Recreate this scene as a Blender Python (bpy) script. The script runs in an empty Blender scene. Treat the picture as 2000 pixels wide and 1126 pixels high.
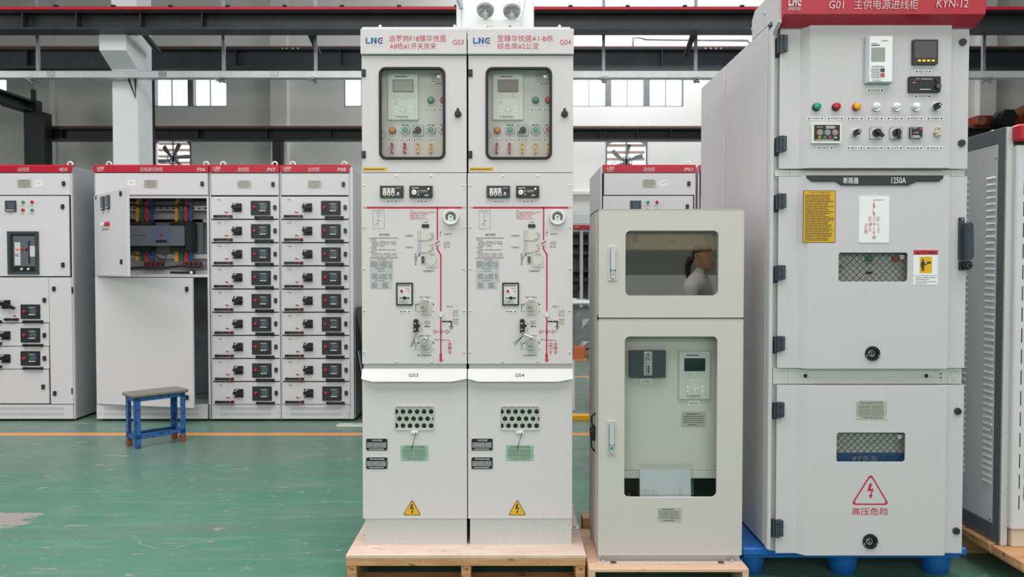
import bpy, bmesh, math, random
from mathutils import Vector, Matrix
random.seed(7)
SC = bpy.context.scene
COL = SC.collection
# ---------------------------------------------------------------- camera
FPX = 1540.0            # focal length in pixels of the 2000 x 1126 frame
EYE = 1.32
TILT = math.atan(40 / FPX)
cd = bpy.data.cameras.new('camera'); cam = bpy.data.objects.new('camera', cd); COL.objects.link(cam)
cd.sensor_width = 36; cd.sensor_fit = 'HORIZONTAL'; cd.lens = FPX / 2000 * 36
cd.clip_start = .05; cd.clip_end = 200
cam.location = (0, 0, EYE); cam.rotation_euler = (math.pi / 2 - TILT, 0, 0)
cd.dof.use_dof = True; cd.dof.focus_distance = 3.4; cd.dof.aperture_fstop = 5.0
SC.camera = cam
# ---------------------------------------------------------------- sky, lights, exposure
w = bpy.data.worlds.new('sky'); SC.world = w; w.use_nodes = True
bg = w.node_tree.nodes['Background']; bg.inputs[0].default_value = (.93, .965, 1, 1); bg.inputs[1].default_value = 1.5
def area(name, loc, aim, sx, sy, power, col=(1, 1, 1)):
    l = bpy.data.lights.new(name, 'AREA'); l.shape = 'RECTANGLE'; l.size = sx; l.size_y = sy; l.energy = power; l.color = col
    o = bpy.data.objects.new(name, l); COL.objects.link(o); o.location = loc
    o.rotation_euler = (Vector(aim) - Vector(loc)).to_track_quat('-Z', 'Y').to_euler()
    return o
area('fill_rear', (0, -7.8, 4.6), (0, 6, 3.6), 18, 3.6, 520, (1, .975, .955))  # added area light for frontal fill; the rear wall has no opening
area('fill_top', (0, .5, 9.4), (0, .5, 0), 16, 9, 760, (1, .975, .955))  # added overhead fill for the near cabinets
area('fill_far_wall', (3.0, 16.4, 9.4), (3.2, 18.4, 0), 6, 3, 560, (.97, .99, 1))  # added lamp that brightens the middle of the far wall
area('fill_left', (-15.7, 4.5, 5.2), (0, 4.0, 1.5), 12, 3, 520, (1, .985, .965))  # added side fill for left-facing panels; no window in that wall
vs = SC.view_settings
vs.view_transform = 'Standard'; vs.look = 'None'; vs.gamma = 1; vs.use_curve_mapping = False; vs.exposure = .18
SC.cycles.max_bounces = 8; SC.cycles.transparent_max_bounces = 12

# ---------------------------------------------------------------- materials
def lin(c):
    c = c / 255
    return c / 12.92 if c <= .04045 else ((c + .055) / 1.055) ** 2.4
def rgb(c): return (lin(c[0]), lin(c[1]), lin(c[2]), 1)
M = {}
def mat(name, c, rough=.5, metal=0, var=.03, scale=14, bump=0, spec=.5, emit=None):
    m = bpy.data.materials.new(name); m.use_nodes = True; nt = m.node_tree; p = nt.nodes['Principled BSDF']
    tc = nt.nodes.new('ShaderNodeTexCoord'); nz = nt.nodes.new('ShaderNodeTexNoise'); nz.inputs['Scale'].default_value = scale
    nz.inputs['Detail'].default_value = 4
    nt.links.new(tc.outputs['Object'], nz.inputs['Vector'])
    r = nt.nodes.new('ShaderNodeValToRGB'); b = rgb(c)
    r.color_ramp.elements[0].position = .3; r.color_ramp.elements[1].position = .7
    r.color_ramp.elements[0].color = tuple(max(0, x * (1 - var)) for x in b[:3]) + (1,)
    r.color_ramp.elements[1].color = tuple(min(1, x * (1 + var)) for x in b[:3]) + (1,)
    nt.links.new(nz.outputs['Fac'], r.inputs[0]); nt.links.new(r.outputs[0], p.inputs['Base Color'])
    p.inputs['Roughness'].default_value = rough; p.inputs['Metallic'].default_value = metal
    p.inputs['Specular IOR Level'].default_value = spec
    if bump:
        bp = nt.nodes.new('ShaderNodeBump'); bp.inputs['Strength'].default_value = bump; bp.inputs['Distance'].default_value = .002
        nt.links.new(nz.outputs['Fac'], bp.inputs['Height']); nt.links.new(bp.outputs[0], p.inputs['Normal'])
    if emit: p.inputs['Emission Color'].default_value = rgb(c); p.inputs['Emission Strength'].default_value = emit
    M[name] = m
    return m
mat('paint', (219, 211, 212), .42, var=.012, scale=60, bump=.02)
mat('paint_cream', (207, 200, 194), .4, var=.012, scale=60, bump=.02)
mat('paint_grey', (207, 202, 205), .4, var=.012, scale=60, bump=.02)
mat('paint_row', (218, 213, 216), .42, var=.012, scale=30)
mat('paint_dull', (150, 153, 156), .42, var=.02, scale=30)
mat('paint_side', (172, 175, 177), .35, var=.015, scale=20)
mat('canopy_white', (222, 219, 219), .35, var=.01)
mat('inner_panel', (216, 212, 209), .5, var=.015)
mat('inner_green', (210, 209, 202), .5, var=.015)
mat('galvanised', (206, 206, 204), .45, .25, var=.07, scale=160)
mat('galvanised_dark', (120, 126, 130), .45, .5, var=.10, scale=120)
mat('steel', (205, 205, 203), .28, .85, var=.05, scale=40)
mat('chrome', (228, 228, 228), .25, .75, var=.02)
mat('handle_grey', (206, 208, 208), .35, .25, var=.02)
mat('brushed', (212, 206, 198), .4, .2, var=.06, scale=50)
mat('plate_steel', (186, 184, 172), .4, .2, var=.05, scale=30)
mat('plate_green', (158, 190, 168), .4, .2, var=.04)
mat('label_grey', (192, 193, 194), .5, .1, var=.03)
mat('black', (24, 25, 27), .42, var=.1, scale=30)
mat('rubber', (34, 36, 38), .6, var=.15, scale=200, bump=.3)
mat('black_gloss', (18, 19, 21), .18, var=.05)
mat('hinge_grey', (62, 68, 78), .4, .1, var=.08)
mat('dark_panel', (44, 46, 49), .45, var=.05)
mat('dark_steel', (52, 56, 61), .45, .2, var=.2, scale=3)
mat('dark_frame', (28, 30, 32), .5, .1, var=.25, scale=3)
mat('void', (22, 24, 25), .7, var=.1)
mat('red_header', (188, 20, 46), .35, var=.03)
mat('red_print', (200, 26, 56), .5, var=.02)
mat('red_ink', (196, 60, 70), .6, var=.02)
mat('blue_ink', (42, 92, 160), .5, var=.02)
mat('ink', (48, 50, 54), .6, var=.02)
mat('ink_soft', (92, 94, 98), .6, var=.02)
mat('ink_white', (235, 235, 235), .5, var=.01)
mat('silver_ink', (205, 196, 196), .4, .1, var=.02)
mat('yellow', (232, 178, 20), .45, var=.03)
mat('yellow_notice', (222, 170, 24), .45, var=.03)
mat('orange', (214, 128, 50), .35, var=.05)
mat('green_lamp', (44, 150, 120), .2, var=.06)
mat('green_dull', (92, 152, 128), .3, var=.06)
mat('red_lamp', (196, 26, 40), .22, var=.05)
mat('red_dull', (186, 84, 84), .3, var=.05)
mat('white_plastic', (240, 240, 240), .3, var=.01)
mat('plastic_grey', (226, 226, 222), .4, var=.01)
mat('plastic_pale', (208, 210, 206), .4, var=.01)
mat('bezel_aqua', (192, 202, 205), .3, var=.02)
mat('lcd', (140, 146, 134), .2, var=.04)
mat('lcd_dark', (30, 58, 52), .15, var=.05)
mat('lcd_reflection', (100, 78, 66), .2, var=.1)  # brown reflection on the G04 relay screen, painted as its colour
mat('lcd_grey', (84, 98, 102), .2, var=.08)
mat('beige', (214, 200, 178), .4, var=.03)
mat('yellow_plastic', (236, 184, 30), .3, var=.03)
mat('red_plastic', (190, 46, 66), .3, var=.04)
mat('pink_bar', (214, 40, 66), .4, var=.05)
mat('yellow_bar', (226, 164, 22), .4, var=.05)
mat('green_bar', (40, 104, 84), .4, var=.05)
mat('blue_bar', (24, 92, 158), .4, var=.05)
mat('ats_grey', (96, 100, 106), .45, var=.03)
mat('ats_blue', (88, 96, 120), .4, var=.03)
mat('copper_red', (96, 40, 36), .5, var=.1)
mat('copper', (204, 122, 84), .3, .6, var=.05)
mat('shelf_cream', (246, 238, 216), .5, var=.01)
mat('paper', (238, 240, 244), .7, var=.01)
mat('sticker', (236, 236, 230), .6, var=.03)
mat('wall', (224, 221, 219), .75, var=.04, scale=.8)
mat('column_white', (240, 242, 244), .55, var=.02, scale=2)
mat('wall_dark', (130, 129, 127), .8, var=.05, scale=.8)
mat('side_grey', (220, 218, 220), .35, var=.02, scale=20)
mat('plate_pale', (214, 214, 208), .5, var=.02)
mat('tray_silver', (214, 217, 219), .35, .4, var=.08, scale=5)
mat('rod', (150, 154, 158), .4, .5, var=.05)
mat('rail_red', (204, 34, 54), .4, var=.06)
mat('rust', (128, 78, 58), .7, var=.2, scale=6)
mat('crane_red', (128, 34, 24), .45, var=.1)
mat('line_orange', (222, 152, 84), .55, var=.06, scale=20)
mat('seat_board', (126, 122, 112), .45, var=.12, scale=20)
mat('plastic_blue', (24, 104, 184), .4, var=.06, scale=8)
mat('carton', (196, 110, 66), .7, var=.08)
mat('skin', (206, 152, 124), .5, var=.03)
mat('hair', (30, 26, 25), .5, var=.1, scale=60)
mat('shirt', (190, 188, 184), .8, var=.04, scale=30)
mat('trousers', (60, 66, 80), .8, var=.05)
mat('amber_button_glow', (245, 176, 30), .3, var=.02, emit=.6)  # yellow meter buttons, no lamps; a slight glow is added to their colour
mat('red_led', (230, 30, 30), .3, var=.02, emit=.5)
mat('brick_out', (226, 200, 186), .7, var=.1, scale=6)
mat('dust_wall', (205, 204, 200), .8, var=.05, scale=1)

def glass(name, tint, base, refl=(1, 1, 1, 1), k=.6):
    m = bpy.data.materials.new(name); m.use_nodes = True; nt = m.node_tree; n = nt.nodes
    n.remove(n['Principled BSDF'])
    t = n.new('ShaderNodeBsdfTransparent'); t.inputs[0].default_value = tint
    g = n.new('ShaderNodeBsdfGlossy'); g.inputs['Roughness'].default_value = .01; g.inputs[0].default_value = refl
    lw = n.new('ShaderNodeLayerWeight'); lw.inputs[0].default_value = .35
    ma = n.new('ShaderNodeMath'); ma.operation = 'MULTIPLY_ADD'; ma.inputs[1].default_value = k; ma.inputs[2].default_value = base
    ma.use_clamp = True
    nt.links.new(lw.outputs['Fresnel'], ma.inputs[0])
    mx = n.new('ShaderNodeMixShader'); nt.links.new(ma.outputs[0], mx.inputs[0]); nt.links.new(t.outputs[0], mx.inputs[1]); nt.links.new(g.outputs[0], mx.inputs[2])
    nt.links.new(mx.outputs[0], n['Material Output'].inputs[0]); M[name] = m
glass('glass_clear', (.95, .96, .95, 1), .0, k=.2)
glass('glass_tint', (.86, .83, .76, 1), .2)
glass('glass_window', (.97, .98, .98, 1), .0)
glass('film', (.97, .97, .98, 1), .04)

def node_chain(name):
    m = bpy.data.materials.new(name); m.use_nodes = True; M[name] = m
    return m, m.node_tree, m.node_tree.nodes, m.node_tree.nodes['Principled BSDF']
def nnode(nt, kind, **kw):
    x = nt.nodes.new(kind)
    for k, v in kw.items():
        if k in x.inputs: x.inputs[k].default_value = v
        else: setattr(x, k, v)
    return x
def mixc(nt, fac, a, b):
    x = nt.nodes.new('ShaderNodeMix'); x.data_type = 'RGBA'
    nt.links.new(fac, x.inputs[0])
    for s, i in ((a, 6), (b, 7)):
        if isinstance(s, tuple): x.inputs[i].default_value = s
        else: nt.links.new(s, x.inputs[i])
    return x.outputs[2]
def mapped(nt, scale, loc=(0, 0, 0), rot=(0, 0, 0)):
    tc = nt.nodes.new('ShaderNodeTexCoord'); mp = nt.nodes.new('ShaderNodeMapping')
    mp.inputs['Scale'].default_value = scale; mp.inputs['Location'].default_value = loc; mp.inputs['Rotation'].default_value = rot
    nt.links.new(tc.outputs['Object'], mp.inputs[0]); return mp.outputs[0]
def noise(nt, vec, scale, detail=4, rough=.5, dist=0):
    x = nt.nodes.new('ShaderNodeTexNoise'); x.inputs['Scale'].default_value = scale; x.inputs['Detail'].default_value = detail
    x.inputs['Roughness'].default_value = rough; x.inputs['Distortion'].default_value = dist
    nt.links.new(vec, x.inputs['Vector']); return x.outputs['Fac']
def ramp(nt, fac, p0, p1, c0=(0, 0, 0, 1), c1=(1, 1, 1, 1)):
    x = nt.nodes.new('ShaderNodeValToRGB'); e = x.color_ramp.elements
    e[0].position = p0; e[1].position = p1; e[0].color = c0; e[1].color = c1
    nt.links.new(fac, x.inputs[0]); return x.outputs[0]
# painted green floor: cloudy wear, long scuffs, chips down to the concrete
m, nt, n, p = node_chain('floor_green')
g = mixc(nt, ramp(nt, noise(nt, mapped(nt, (1, 1, 1)), .9, 5, .6), .35, .7), rgb((66, 126, 103)), rgb((90, 137, 118)))
g = mixc(nt, ramp(nt, noise(nt, mapped(nt, (.5, 3, 1), rot=(0, 0, .35)), 3.2, 8, .7), .52, .78), g, rgb((122, 150, 137)))
g = mixc(nt, ramp(nt, noise(nt, mapped(nt, (.35, 3.5, 1), (3, 1, 0)), 1.4, 6, .6), .5, .8), g, rgb((107, 122, 114)))
g = mixc(nt, ramp(nt, noise(nt, mapped(nt, (1.2, 9, 1), (1, 4, 0), (0, 0, -.25)), 3.0, 6, .7), .6, .74), g, rgb((126, 152, 140)))
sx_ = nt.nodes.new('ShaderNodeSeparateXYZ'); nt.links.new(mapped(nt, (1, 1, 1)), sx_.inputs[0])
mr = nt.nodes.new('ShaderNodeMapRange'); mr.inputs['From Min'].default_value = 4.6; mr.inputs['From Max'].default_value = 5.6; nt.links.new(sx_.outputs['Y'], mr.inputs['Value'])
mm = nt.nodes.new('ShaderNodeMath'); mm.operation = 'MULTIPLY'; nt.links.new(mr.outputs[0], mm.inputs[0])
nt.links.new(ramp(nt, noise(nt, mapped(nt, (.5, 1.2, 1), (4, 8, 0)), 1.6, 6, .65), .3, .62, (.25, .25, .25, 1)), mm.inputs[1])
g = mixc(nt, mm.outputs[0], g, rgb((104, 126, 116)))       # grey grazing reflection painted into the far floor, broken by noise
chip = ramp(nt, noise(nt, mapped(nt, (1.6, 4.2, 1), (5, 2, 0)), 2.6, 3, .55, .6), .675, .682)
g = mixc(nt, chip, g, rgb((150, 144, 138)))
sc1 = noise(nt, mapped(nt, (.6, 1.5, 1), (2, 7, 0), (0, 0, .5)), 1.3, 3, .5, .3)
ab = nt.nodes.new('ShaderNodeMath'); ab.operation = 'SUBTRACT'; ab.inputs[1].default_value = .5; nt.links.new(sc1, ab.inputs[0])
ab2 = nt.nodes.new('ShaderNodeMath'); ab2.operation = 'ABSOLUTE'; nt.links.new(ab.outputs[0], ab2.inputs[0])
thin = ramp(nt, ab2.outputs[0], .0015, .004, (1, 1, 1, 1), (0, 0, 0, 1))
msk = ramp(nt, noise(nt, mapped(nt, (1, 2, 1), (9, 2, 0)), 2.3, 4), .52, .62)
mu = nt.nodes.new('ShaderNodeMath'); mu.operation = 'MULTIPLY'; nt.links.new(thin, mu.inputs[0]); nt.links.new(msk, mu.inputs[1])
g = mixc(nt, mu.outputs[0], g, rgb((136, 156, 146)))
chip2 = ramp(nt, noise(nt, mapped(nt, (3.2, 9, 1), (1, 6, 0)), 3.4, 2, .5, .4), .70, .706)
g = mixc(nt, chip2, g, rgb((156, 148, 142)))
# the bare patch at the left
mp = mapped(nt, (1, 1, 1), (2.98, -4.07, 0))
sep = nt.nodes.new('ShaderNodeVectorMath'); sep.operation = 'MULTIPLY'; sep.inputs[1].default_value = (.8, 2.3, 0); nt.links.new(mp, sep.inputs[0])
ln = nt.nodes.new('ShaderNodeVectorMath'); ln.operation = 'LENGTH'; nt.links.new(sep.outputs[0], ln.inputs[0])
ad = nt.nodes.new('ShaderNodeMath'); ad.operation = 'MULTIPLY_ADD'; ad.inputs[1].default_value = 1.1
nt.links.new(noise(nt, mapped(nt, (1, 3, 1)), 3, 6, .6), ad.inputs[0]); nt.links.new(ln.outputs['Value'], ad.inputs[2])
g = mixc(nt, ramp(nt, ad.outputs[0], .98, 1.0, (1, 1, 1, 1), (0, 0, 0, 1)), g, rgb((158, 150, 144)))
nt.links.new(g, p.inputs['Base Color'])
nt.links.new(ramp(nt, noise(nt, mapped(nt, (1, 2, 1)), 2.2, 5), .3, .75, (.30,) * 3 + (1,), (.48,) * 3 + (1,)), p.inputs['Roughness'])
# wood
def wood(name, c0, c1, c2, sc=(2, 14, 14)):
    m, nt, n, p = node_chain(name)
    a = noise(nt, mapped(nt, sc), 3, 8, .65, .5)
    g = mixc(nt, ramp(nt, a, .35, .68), rgb(c0), rgb(c1))
    g = mixc(nt, ramp(nt, noise(nt, mapped(nt, (3, 6, 6), (7, 3, 1)), 5, 4), .64, .72), g, rgb(c2))
    nt.links.new(g, p.inputs['Base Color']); p.inputs['Roughness'].default_value = .65
    bp = nt.nodes.new('ShaderNodeBump'); bp.inputs['Strength'].default_value = .25; bp.inputs['Distance'].default_value = .003
    nt.links.new(a, bp.inputs['Height']); nt.links.new(bp.outputs[0], p.inputs['Normal'])
wood('plywood', (212, 184, 166), (226, 204, 188), (184, 146, 128))
wood('timber', (184, 130, 86), (212, 164, 118), (134, 88, 58))
wood('timber_pale', (212, 170, 140), (226, 190, 162), (186, 136, 106))
# chipped blue paint on the stool
m, nt, n, p = node_chain('stool_blue')
g = mixc(nt, ramp(nt, noise(nt, mapped(nt, (14, 14, 9)), 3, 6, .65), .53, .57), rgb((38, 104, 172)), rgb((62, 62, 60)))
nt.links.new(g, p.inputs['Base Color']); p.inputs['Roughness'].default_value = .5

# ---------------------------------------------------------------- mesh helpers
def rr(x0, x1, z0, z1, r, n=5):
    out = []
    for cx, cz, a0 in ((x1 - r, z1 - r, 0), (x0 + r, z1 - r, 90), (x0 + r, z0 + r, 180), (x1 - r, z0 + r, 270)):
        for i in range(n + 1):
            a = math.radians(a0 + 90 * i / n); out.append((cx + r * math.cos(a), cz + r * math.sin(a)))
    return out
def circ(cx, cz, r, n=24, a0=0):
    return [(cx + r * math.cos(a0 + 2 * math.pi * i / n), cz + r * math.sin(a0 + 2 * math.pi * i / n)) for i in range(n)]
class MB:
    def __init__(s, m='paint'): s.v = []; s.f = []; s.mi = []; s.mats = []; s.sm = []; s.m(m)
    def m(s, name):
        if name not in s.mats: s.mats.append(name)
        s.cur = s.mats.index(name); return s
    def add(s, vs, fs, smooth=False):
        b = len(s.v); s.v += [tuple(x) for x in vs]
        for f in fs: s.f.append([i + b for i in f]); s.mi.append(s.cur); s.sm.append(smooth)
        return s
    def box(s, x0, x1, y0, y1, z0, z1, c=0):
        if x0 > x1: x0, x1 = x1, x0
        if y0 > y1: y0, y1 = y1, y0
        if z0 > z1: z0, z1 = z1, z0
        if c <= 0:
            v = [(x, y, z) for x in (x0, x1) for y in (y0, y1) for z in (z0, z1)]
            return s.add(v, [(0, 1, 3, 2), (4, 6, 7, 5), (0, 4, 5, 1), (2, 3, 7, 6), (0, 2, 6, 4), (1, 5, 7, 3)])
        c = min(c, (x1 - x0) * .45, (y1 - y0) * .45, (z1 - z0) * .45)
        v = []; idx = {}
        for ix, (x, sx) in enumerate(((x0, 1), (x1, -1))):
            for iy, (y, sy) in enumerate(((y0, 1), (y1, -1))):
                for iz, (z, sz) in enumerate(((z0, 1), (z1, -1))):
                    for k in range(3):
                        idx[ix, iy, iz, k] = len(v)
                        q = [x + sx * c, y + sy * c, z + sz * c]; q[k] = (x, y, z)[k]; v.append(q)
        F = []
        g = lambda a, b, d, k: idx[a, b, d, k]
        for i in (0, 1):
            F.append([g(i, 0, 0, 0), g(i, 1, 0, 0), g(i, 1, 1, 0), g(i, 0, 1, 0)])
            F.append([g(0, i, 0, 1), g(1, i, 0, 1), g(1, i, 1, 1), g(0, i, 1, 1)])
            F.append([g(0, 0, i, 2), g(1, 0, i, 2), g(1, 1, i, 2), g(0, 1, i, 2)])
            for j in (0, 1):
                F.append([g(i, j, 0, 0), g(i, j, 1, 0), g(i, j, 1, 1), g(i, j, 0, 1)])
                F.append([g(i, 0, j, 0), g(i, 1, j, 0), g(i, 1, j, 2), g(i, 0, j, 2)])
                F.append([g(0, i, j, 1), g(1, i, j, 1), g(1, i, j, 2), g(0, i, j, 2)])
                for k in (0, 1): F.append([g(i, j, k, 0), g(i, j, k, 1), g(i, j, k, 2)])
        return s.add(v, F)
    def prism(s, poly, y0, y1, back=True):          # XZ outline pushed along Y
        n = len(poly); v = [(x, y0, z) for x, z in poly] + [(x, y1, z) for x, z in poly]
        F = [list(range(n))] + ([list(range(2 * n - 1, n - 1, -1))] if back else [])
        F += [[i, n + i, n + (i + 1) % n, (i + 1) % n] for i in range(n)]
        return s.add(v, F)
    def prismx(s, poly, x0, x1):                    # YZ outline pushed along X
        n = len(poly); v = [(x0, y, z) for y, z in poly] + [(x1, y, z) for y, z in poly]
        F = [list(range(n)), list(range(2 * n - 1, n - 1, -1))] + [[i, n + i, n + (i + 1) % n, (i + 1) % n] for i in range(n)]
        return s.add(v, F)
    def prismz(s, poly, z0, z1):                    # XY outline pushed along Z
        n = len(poly); v = [(x, y, z0) for x, y in poly] + [(x, y, z1) for x, y in poly]
        F = [list(range(n)), list(range(2 * n - 1, n - 1, -1))] + [[i, n + i, n + (i + 1) % n, (i + 1) % n] for i in range(n)]
        return s.add(v, F)
    def flat(s, poly, y): return s.add([(x, y, z) for x, z in poly], [list(range(len(poly)))])
    def quad(s, x0, x1, z0, z1, y): return s.flat([(x0, z0), (x1, z0), (x1, z1), (x0, z1)], y)
    def cyl(s, cx, cz, r, y0, y1, n=20, r0=None):   # axis along Y; r0 = front radius
        r0 = r if r0 is None else r0
        a = circ(cx, cz, r0, n); b = circ(cx, cz, r, n)
        v = [(x, y0, z) for x, z in a] + [(x, y1, z) for x, z in b]
        s.add(v, [[i, n + i, n + (i + 1) % n, (i + 1) % n] for i in range(n)], True)
        s.add([(x, y0, z) for x, z in a], [list(range(n))]); s.add([(x, y1, z) for x, z in b], [list(range(n))])
        return s
    def dome(s, cx, cz, r, y, h, n=16, k=4):        # rounded cap facing -Y
        v = []; F = []
        for j in range(k + 1):
            a = j / k * math.pi / 2
            for x, z in circ(cx, cz, r * math.cos(a) + 1e-6, n): v.append((x, y - h * math.sin(a), z))
        for j in range(k):
            for i in range(n): F.append([j * n + i, j * n + (i + 1) % n, (j + 1) * n + (i + 1) % n, (j + 1) * n + i])
        return s.add(v, F, True)
    def ring(s, A, B, y0, y1):                      # wall between two outlines of equal count
        n = len(A); v = [(x, y0, z) for x, z in A] + [(x, y0, z) for x, z in B] + [(x, y1, z) for x, z in A] + [(x, y1, z) for x, z in B]
        F = []
        for i in range(n):
            j = (i + 1) % n
            F += [[i, j, n + j, n + i], [2 * n + i, 3 * n + i, 3 * n + j, 2 * n + j], [i, 2 * n + i, 2 * n + j, j], [n + i, n + j, 3 * n + j, 3 * n + i]]
        return s.add(v, F)
    def hole_plate(s, x0, x1, z0, z1, hx0, hx1, hz0, hz1, r, y0, y1, n=5):
        inner = rr(hx0, hx1, hz0, hz1, r, n); k = n + 1
        cor = [(x1, z1), (x0, z1), (x0, z0), (x1, z0)]
        A = []
        v = []
        for y in (y0, y1): v += [(x, y, z) for x, z in inner] + [(x, y, z) for x, z in cor]
        N = len(inner); T = N + 4; F = []
        for o in (0, T):
            for c in range(4):
                for i in range(n): F.append([o + N + c, o + c * k + i, o + c * k + i + 1])
                d = (c + 1) % 4
                F.append([o + N + c, o + c * k + n, o + d * k, o + N + d])
        for i in range(N): j = (i + 1) % N; F.append([i, j, T + j, T + i])
        for c in range(4): d = (c + 1) % 4; F.append([N + c, N + d, T + N + d, T + N + c])
        return s.add(v, F)
    def tube(s, pts, r, n=8, closed=False):
        pts = [Vector(p) for p in pts]; rs = r if isinstance(r, (list, tuple)) else [r] * len(pts)
        v = []; F = []; up = None; L = len(pts)
        for i, p in enumerate(pts):
            a = pts[(i - 1) % L] if (closed or i > 0) else p; b = pts[(i + 1) % L] if (closed or i < L - 1) else p
            t = (b - a).normalized()
            if up is None: up = t.orthogonal().normalized()
            up = (up - t * up.dot(t)).normalized(); side = t.cross(up)
            for k in range(n):
                an = 2 * math.pi * k / n; v.append(p + (up * math.cos(an) + side * math.sin(an)) * rs[i])
        for i in range(L if closed else L - 1):
            o = i * n; q = ((i + 1) % L) * n
            for k in range(n): F.append([o + k, o + (k + 1) % n, q + (k + 1) % n, q + k])
        s.add(v, F, True)
        if not closed: s.add(v[:n], [list(range(n))]); s.add(v[-n:], [list(range(n))])
        return s
    def torus(s, c, R, r, axis='Y', n=18, k=8):
        pts = []
        for i in range(n):
            a = 2 * math.pi * i / n; d = (R * math.cos(a), R * math.sin(a))
            pts.append({'Y': (c[0] + d[0], c[1], c[2] + d[1]), 'Z': (c[0] + d[0], c[1] + d[1], c[2]), 'X': (c[0], c[1] + d[0], c[2] + d[1])}[axis])
        return s.tube(pts, r, k, True)
    def line(s, pts, wd, y):                        # flat printed polyline, mitred by overlap
        for i_, ((xa, za), (xb, zb)) in enumerate(zip(pts, pts[1:])):
            dx, dz = xb - xa, zb - za; L = math.hypot(dx, dz) or 1; ux, uz = dx / L, dz / L; h = wd / 2
            xa2, za2, xb2, zb2 = xa - ux * h * .99, za - uz * h * .99, xb + ux * h * .99, zb + uz * h * .99
            s.flat([(xa2 - uz * h, za2 + ux * h), (xb2 - uz * h, zb2 + ux * h), (xb2 + uz * h, zb2 - ux * h), (xa2 + uz * h, za2 - ux * h)], y - i_ * 4e-5)
        return s
    def oring(s, cx, cz, r, wd, y, n=16):
        A = circ(cx, cz, r + wd / 2, n); B = circ(cx, cz, r - wd / 2, n)
        v = [(x, y, z) for x, z in A + B]
        return s.add(v, [[i, (i + 1) % n, n + (i + 1) % n, n + i] for i in range(n)])
    def dashes(s, x0, x1, z0, z1, y, rows, seed=1, cols=1, fill=.55, gap=.2):
        rnd = random.Random(seed); dz = (z1 - z0) / rows
        cw = (x1 - x0) / cols
        for i in range(rows):
            z = z1 - (i + .5) * dz; h = dz * fill / 2
            for c in range(cols):
                x = x0 + c * cw; end = x + cw * (.96 if cols > 1 else rnd.uniform(.7, 1))
                while x < end:
                    L = min(rnd.uniform(1.2, 4) * dz * .8, end - x)
                    s.quad(x, x + L, z - h, z + h, y); x += L + dz * gap
        return s
TXT = {}
def text_mesh(body, bold=0):
    k = (body, bold)
    if k not in TXT:
        c = bpy.data.curves.new('t', 'FONT'); c.body = body; c.size = 1; c.resolution_u = 2; c.offset = bold
        c.align_x = 'LEFT'
        o = bpy.data.objects.new('t', c); COL.objects.link(o)
        me = bpy.data.meshes.new_from_object(o.evaluated_get(bpy.context.evaluated_depsgraph_get()))
        v = [(q.co.x, q.co.y) for q in me.vertices]; f = [list(q.vertices) for q in me.polygons]
        bpy.data.objects.remove(o); bpy.data.curves.remove(c); bpy.data.meshes.remove(me)
        xs = [a for a, b in v]; zs = [b for a, b in v]
        TXT[k] = (v, f, min(xs), max(xs), min(zs), max(zs))
    return TXT[k]
def put_text(mb, body, X0, X1, Z0, Z1, Y, bold=0, shear=0):
    v, f, a0, a1, b0, b1 = text_mesh(body, bold)
    sx = (X1 - X0) / (a1 - a0); sz = (Z1 - Z0) / (b1 - b0)
    mb.add([(X0 + (x - a0) * sx + shear * (z - b0) * sz, Y, Z0 + (z - b0) * sz) for x, z in v], f)
def vtext(mb, body, X, Zt, Zb, wd, Y, bold=.0):
    n = len(body); h = (Zt - Zb) / n
    for i, ch in enumerate(body): put_text(mb, ch, X - wd / 2, X + wd / 2, Zt - (i + .92) * h, Zt - (i + .08) * h, Y, bold)
WL = {}
def empty(name, loc, label, cat, group=None):
    o = bpy.data.objects.new(name, None); COL.objects.link(o); o.location = loc; WL[o] = Vector(loc)
    o.empty_display_size = .05
    o['label'] = label; o['category'] = cat
    if group: o['group'] = group
    return o
def mk(name, mb, parent=None, xf=None, label=None, cat=None, kind=None, group=None, origin=None):
    vs = [Vector(v) for v in mb.v]
    if xf is not None: vs = [xf @ v for v in vs]
    lo = Vector([min(v[i] for v in vs) for i in range(3)]); hi = Vector([max(v[i] for v in vs) for i in range(3)])
    c = Vector(origin) if origin is not None else ((lo + hi) / 2 if parent is not None else Vector(((lo.x + hi.x) / 2, (lo.y + hi.y) / 2, lo.z)))
    me = bpy.data.meshes.new(name); me.from_pydata([tuple(v - c) for v in vs], [], mb.f)
    for mn in mb.mats: me.materials.append(M[mn])
    me.polygons.foreach_set('material_index', mb.mi); me.polygons.foreach_set('use_smooth', mb.sm); me.update()
    o = bpy.data.objects.new(name, me); COL.objects.link(o); WL[o] = c
    o.location = c - (WL[parent] if parent is not None else Vector())
    if parent is not None: o.parent = parent
    if label: o['label'] = label
    if cat: o['category'] = cat
    if kind: o['kind'] = kind
    if group: o['group'] = group
    return o
def dup(o, parent, delta):
    c = o.copy(); COL.objects.link(c); delta = Vector(delta)
    WL[c] = WL[o] + delta; c.parent = parent; c.location = WL[c] - (WL[parent] if parent is not None else Vector())
    for ch in [x for x in WL if x.parent == o]: dup(ch, c, delta)
    return c
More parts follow.
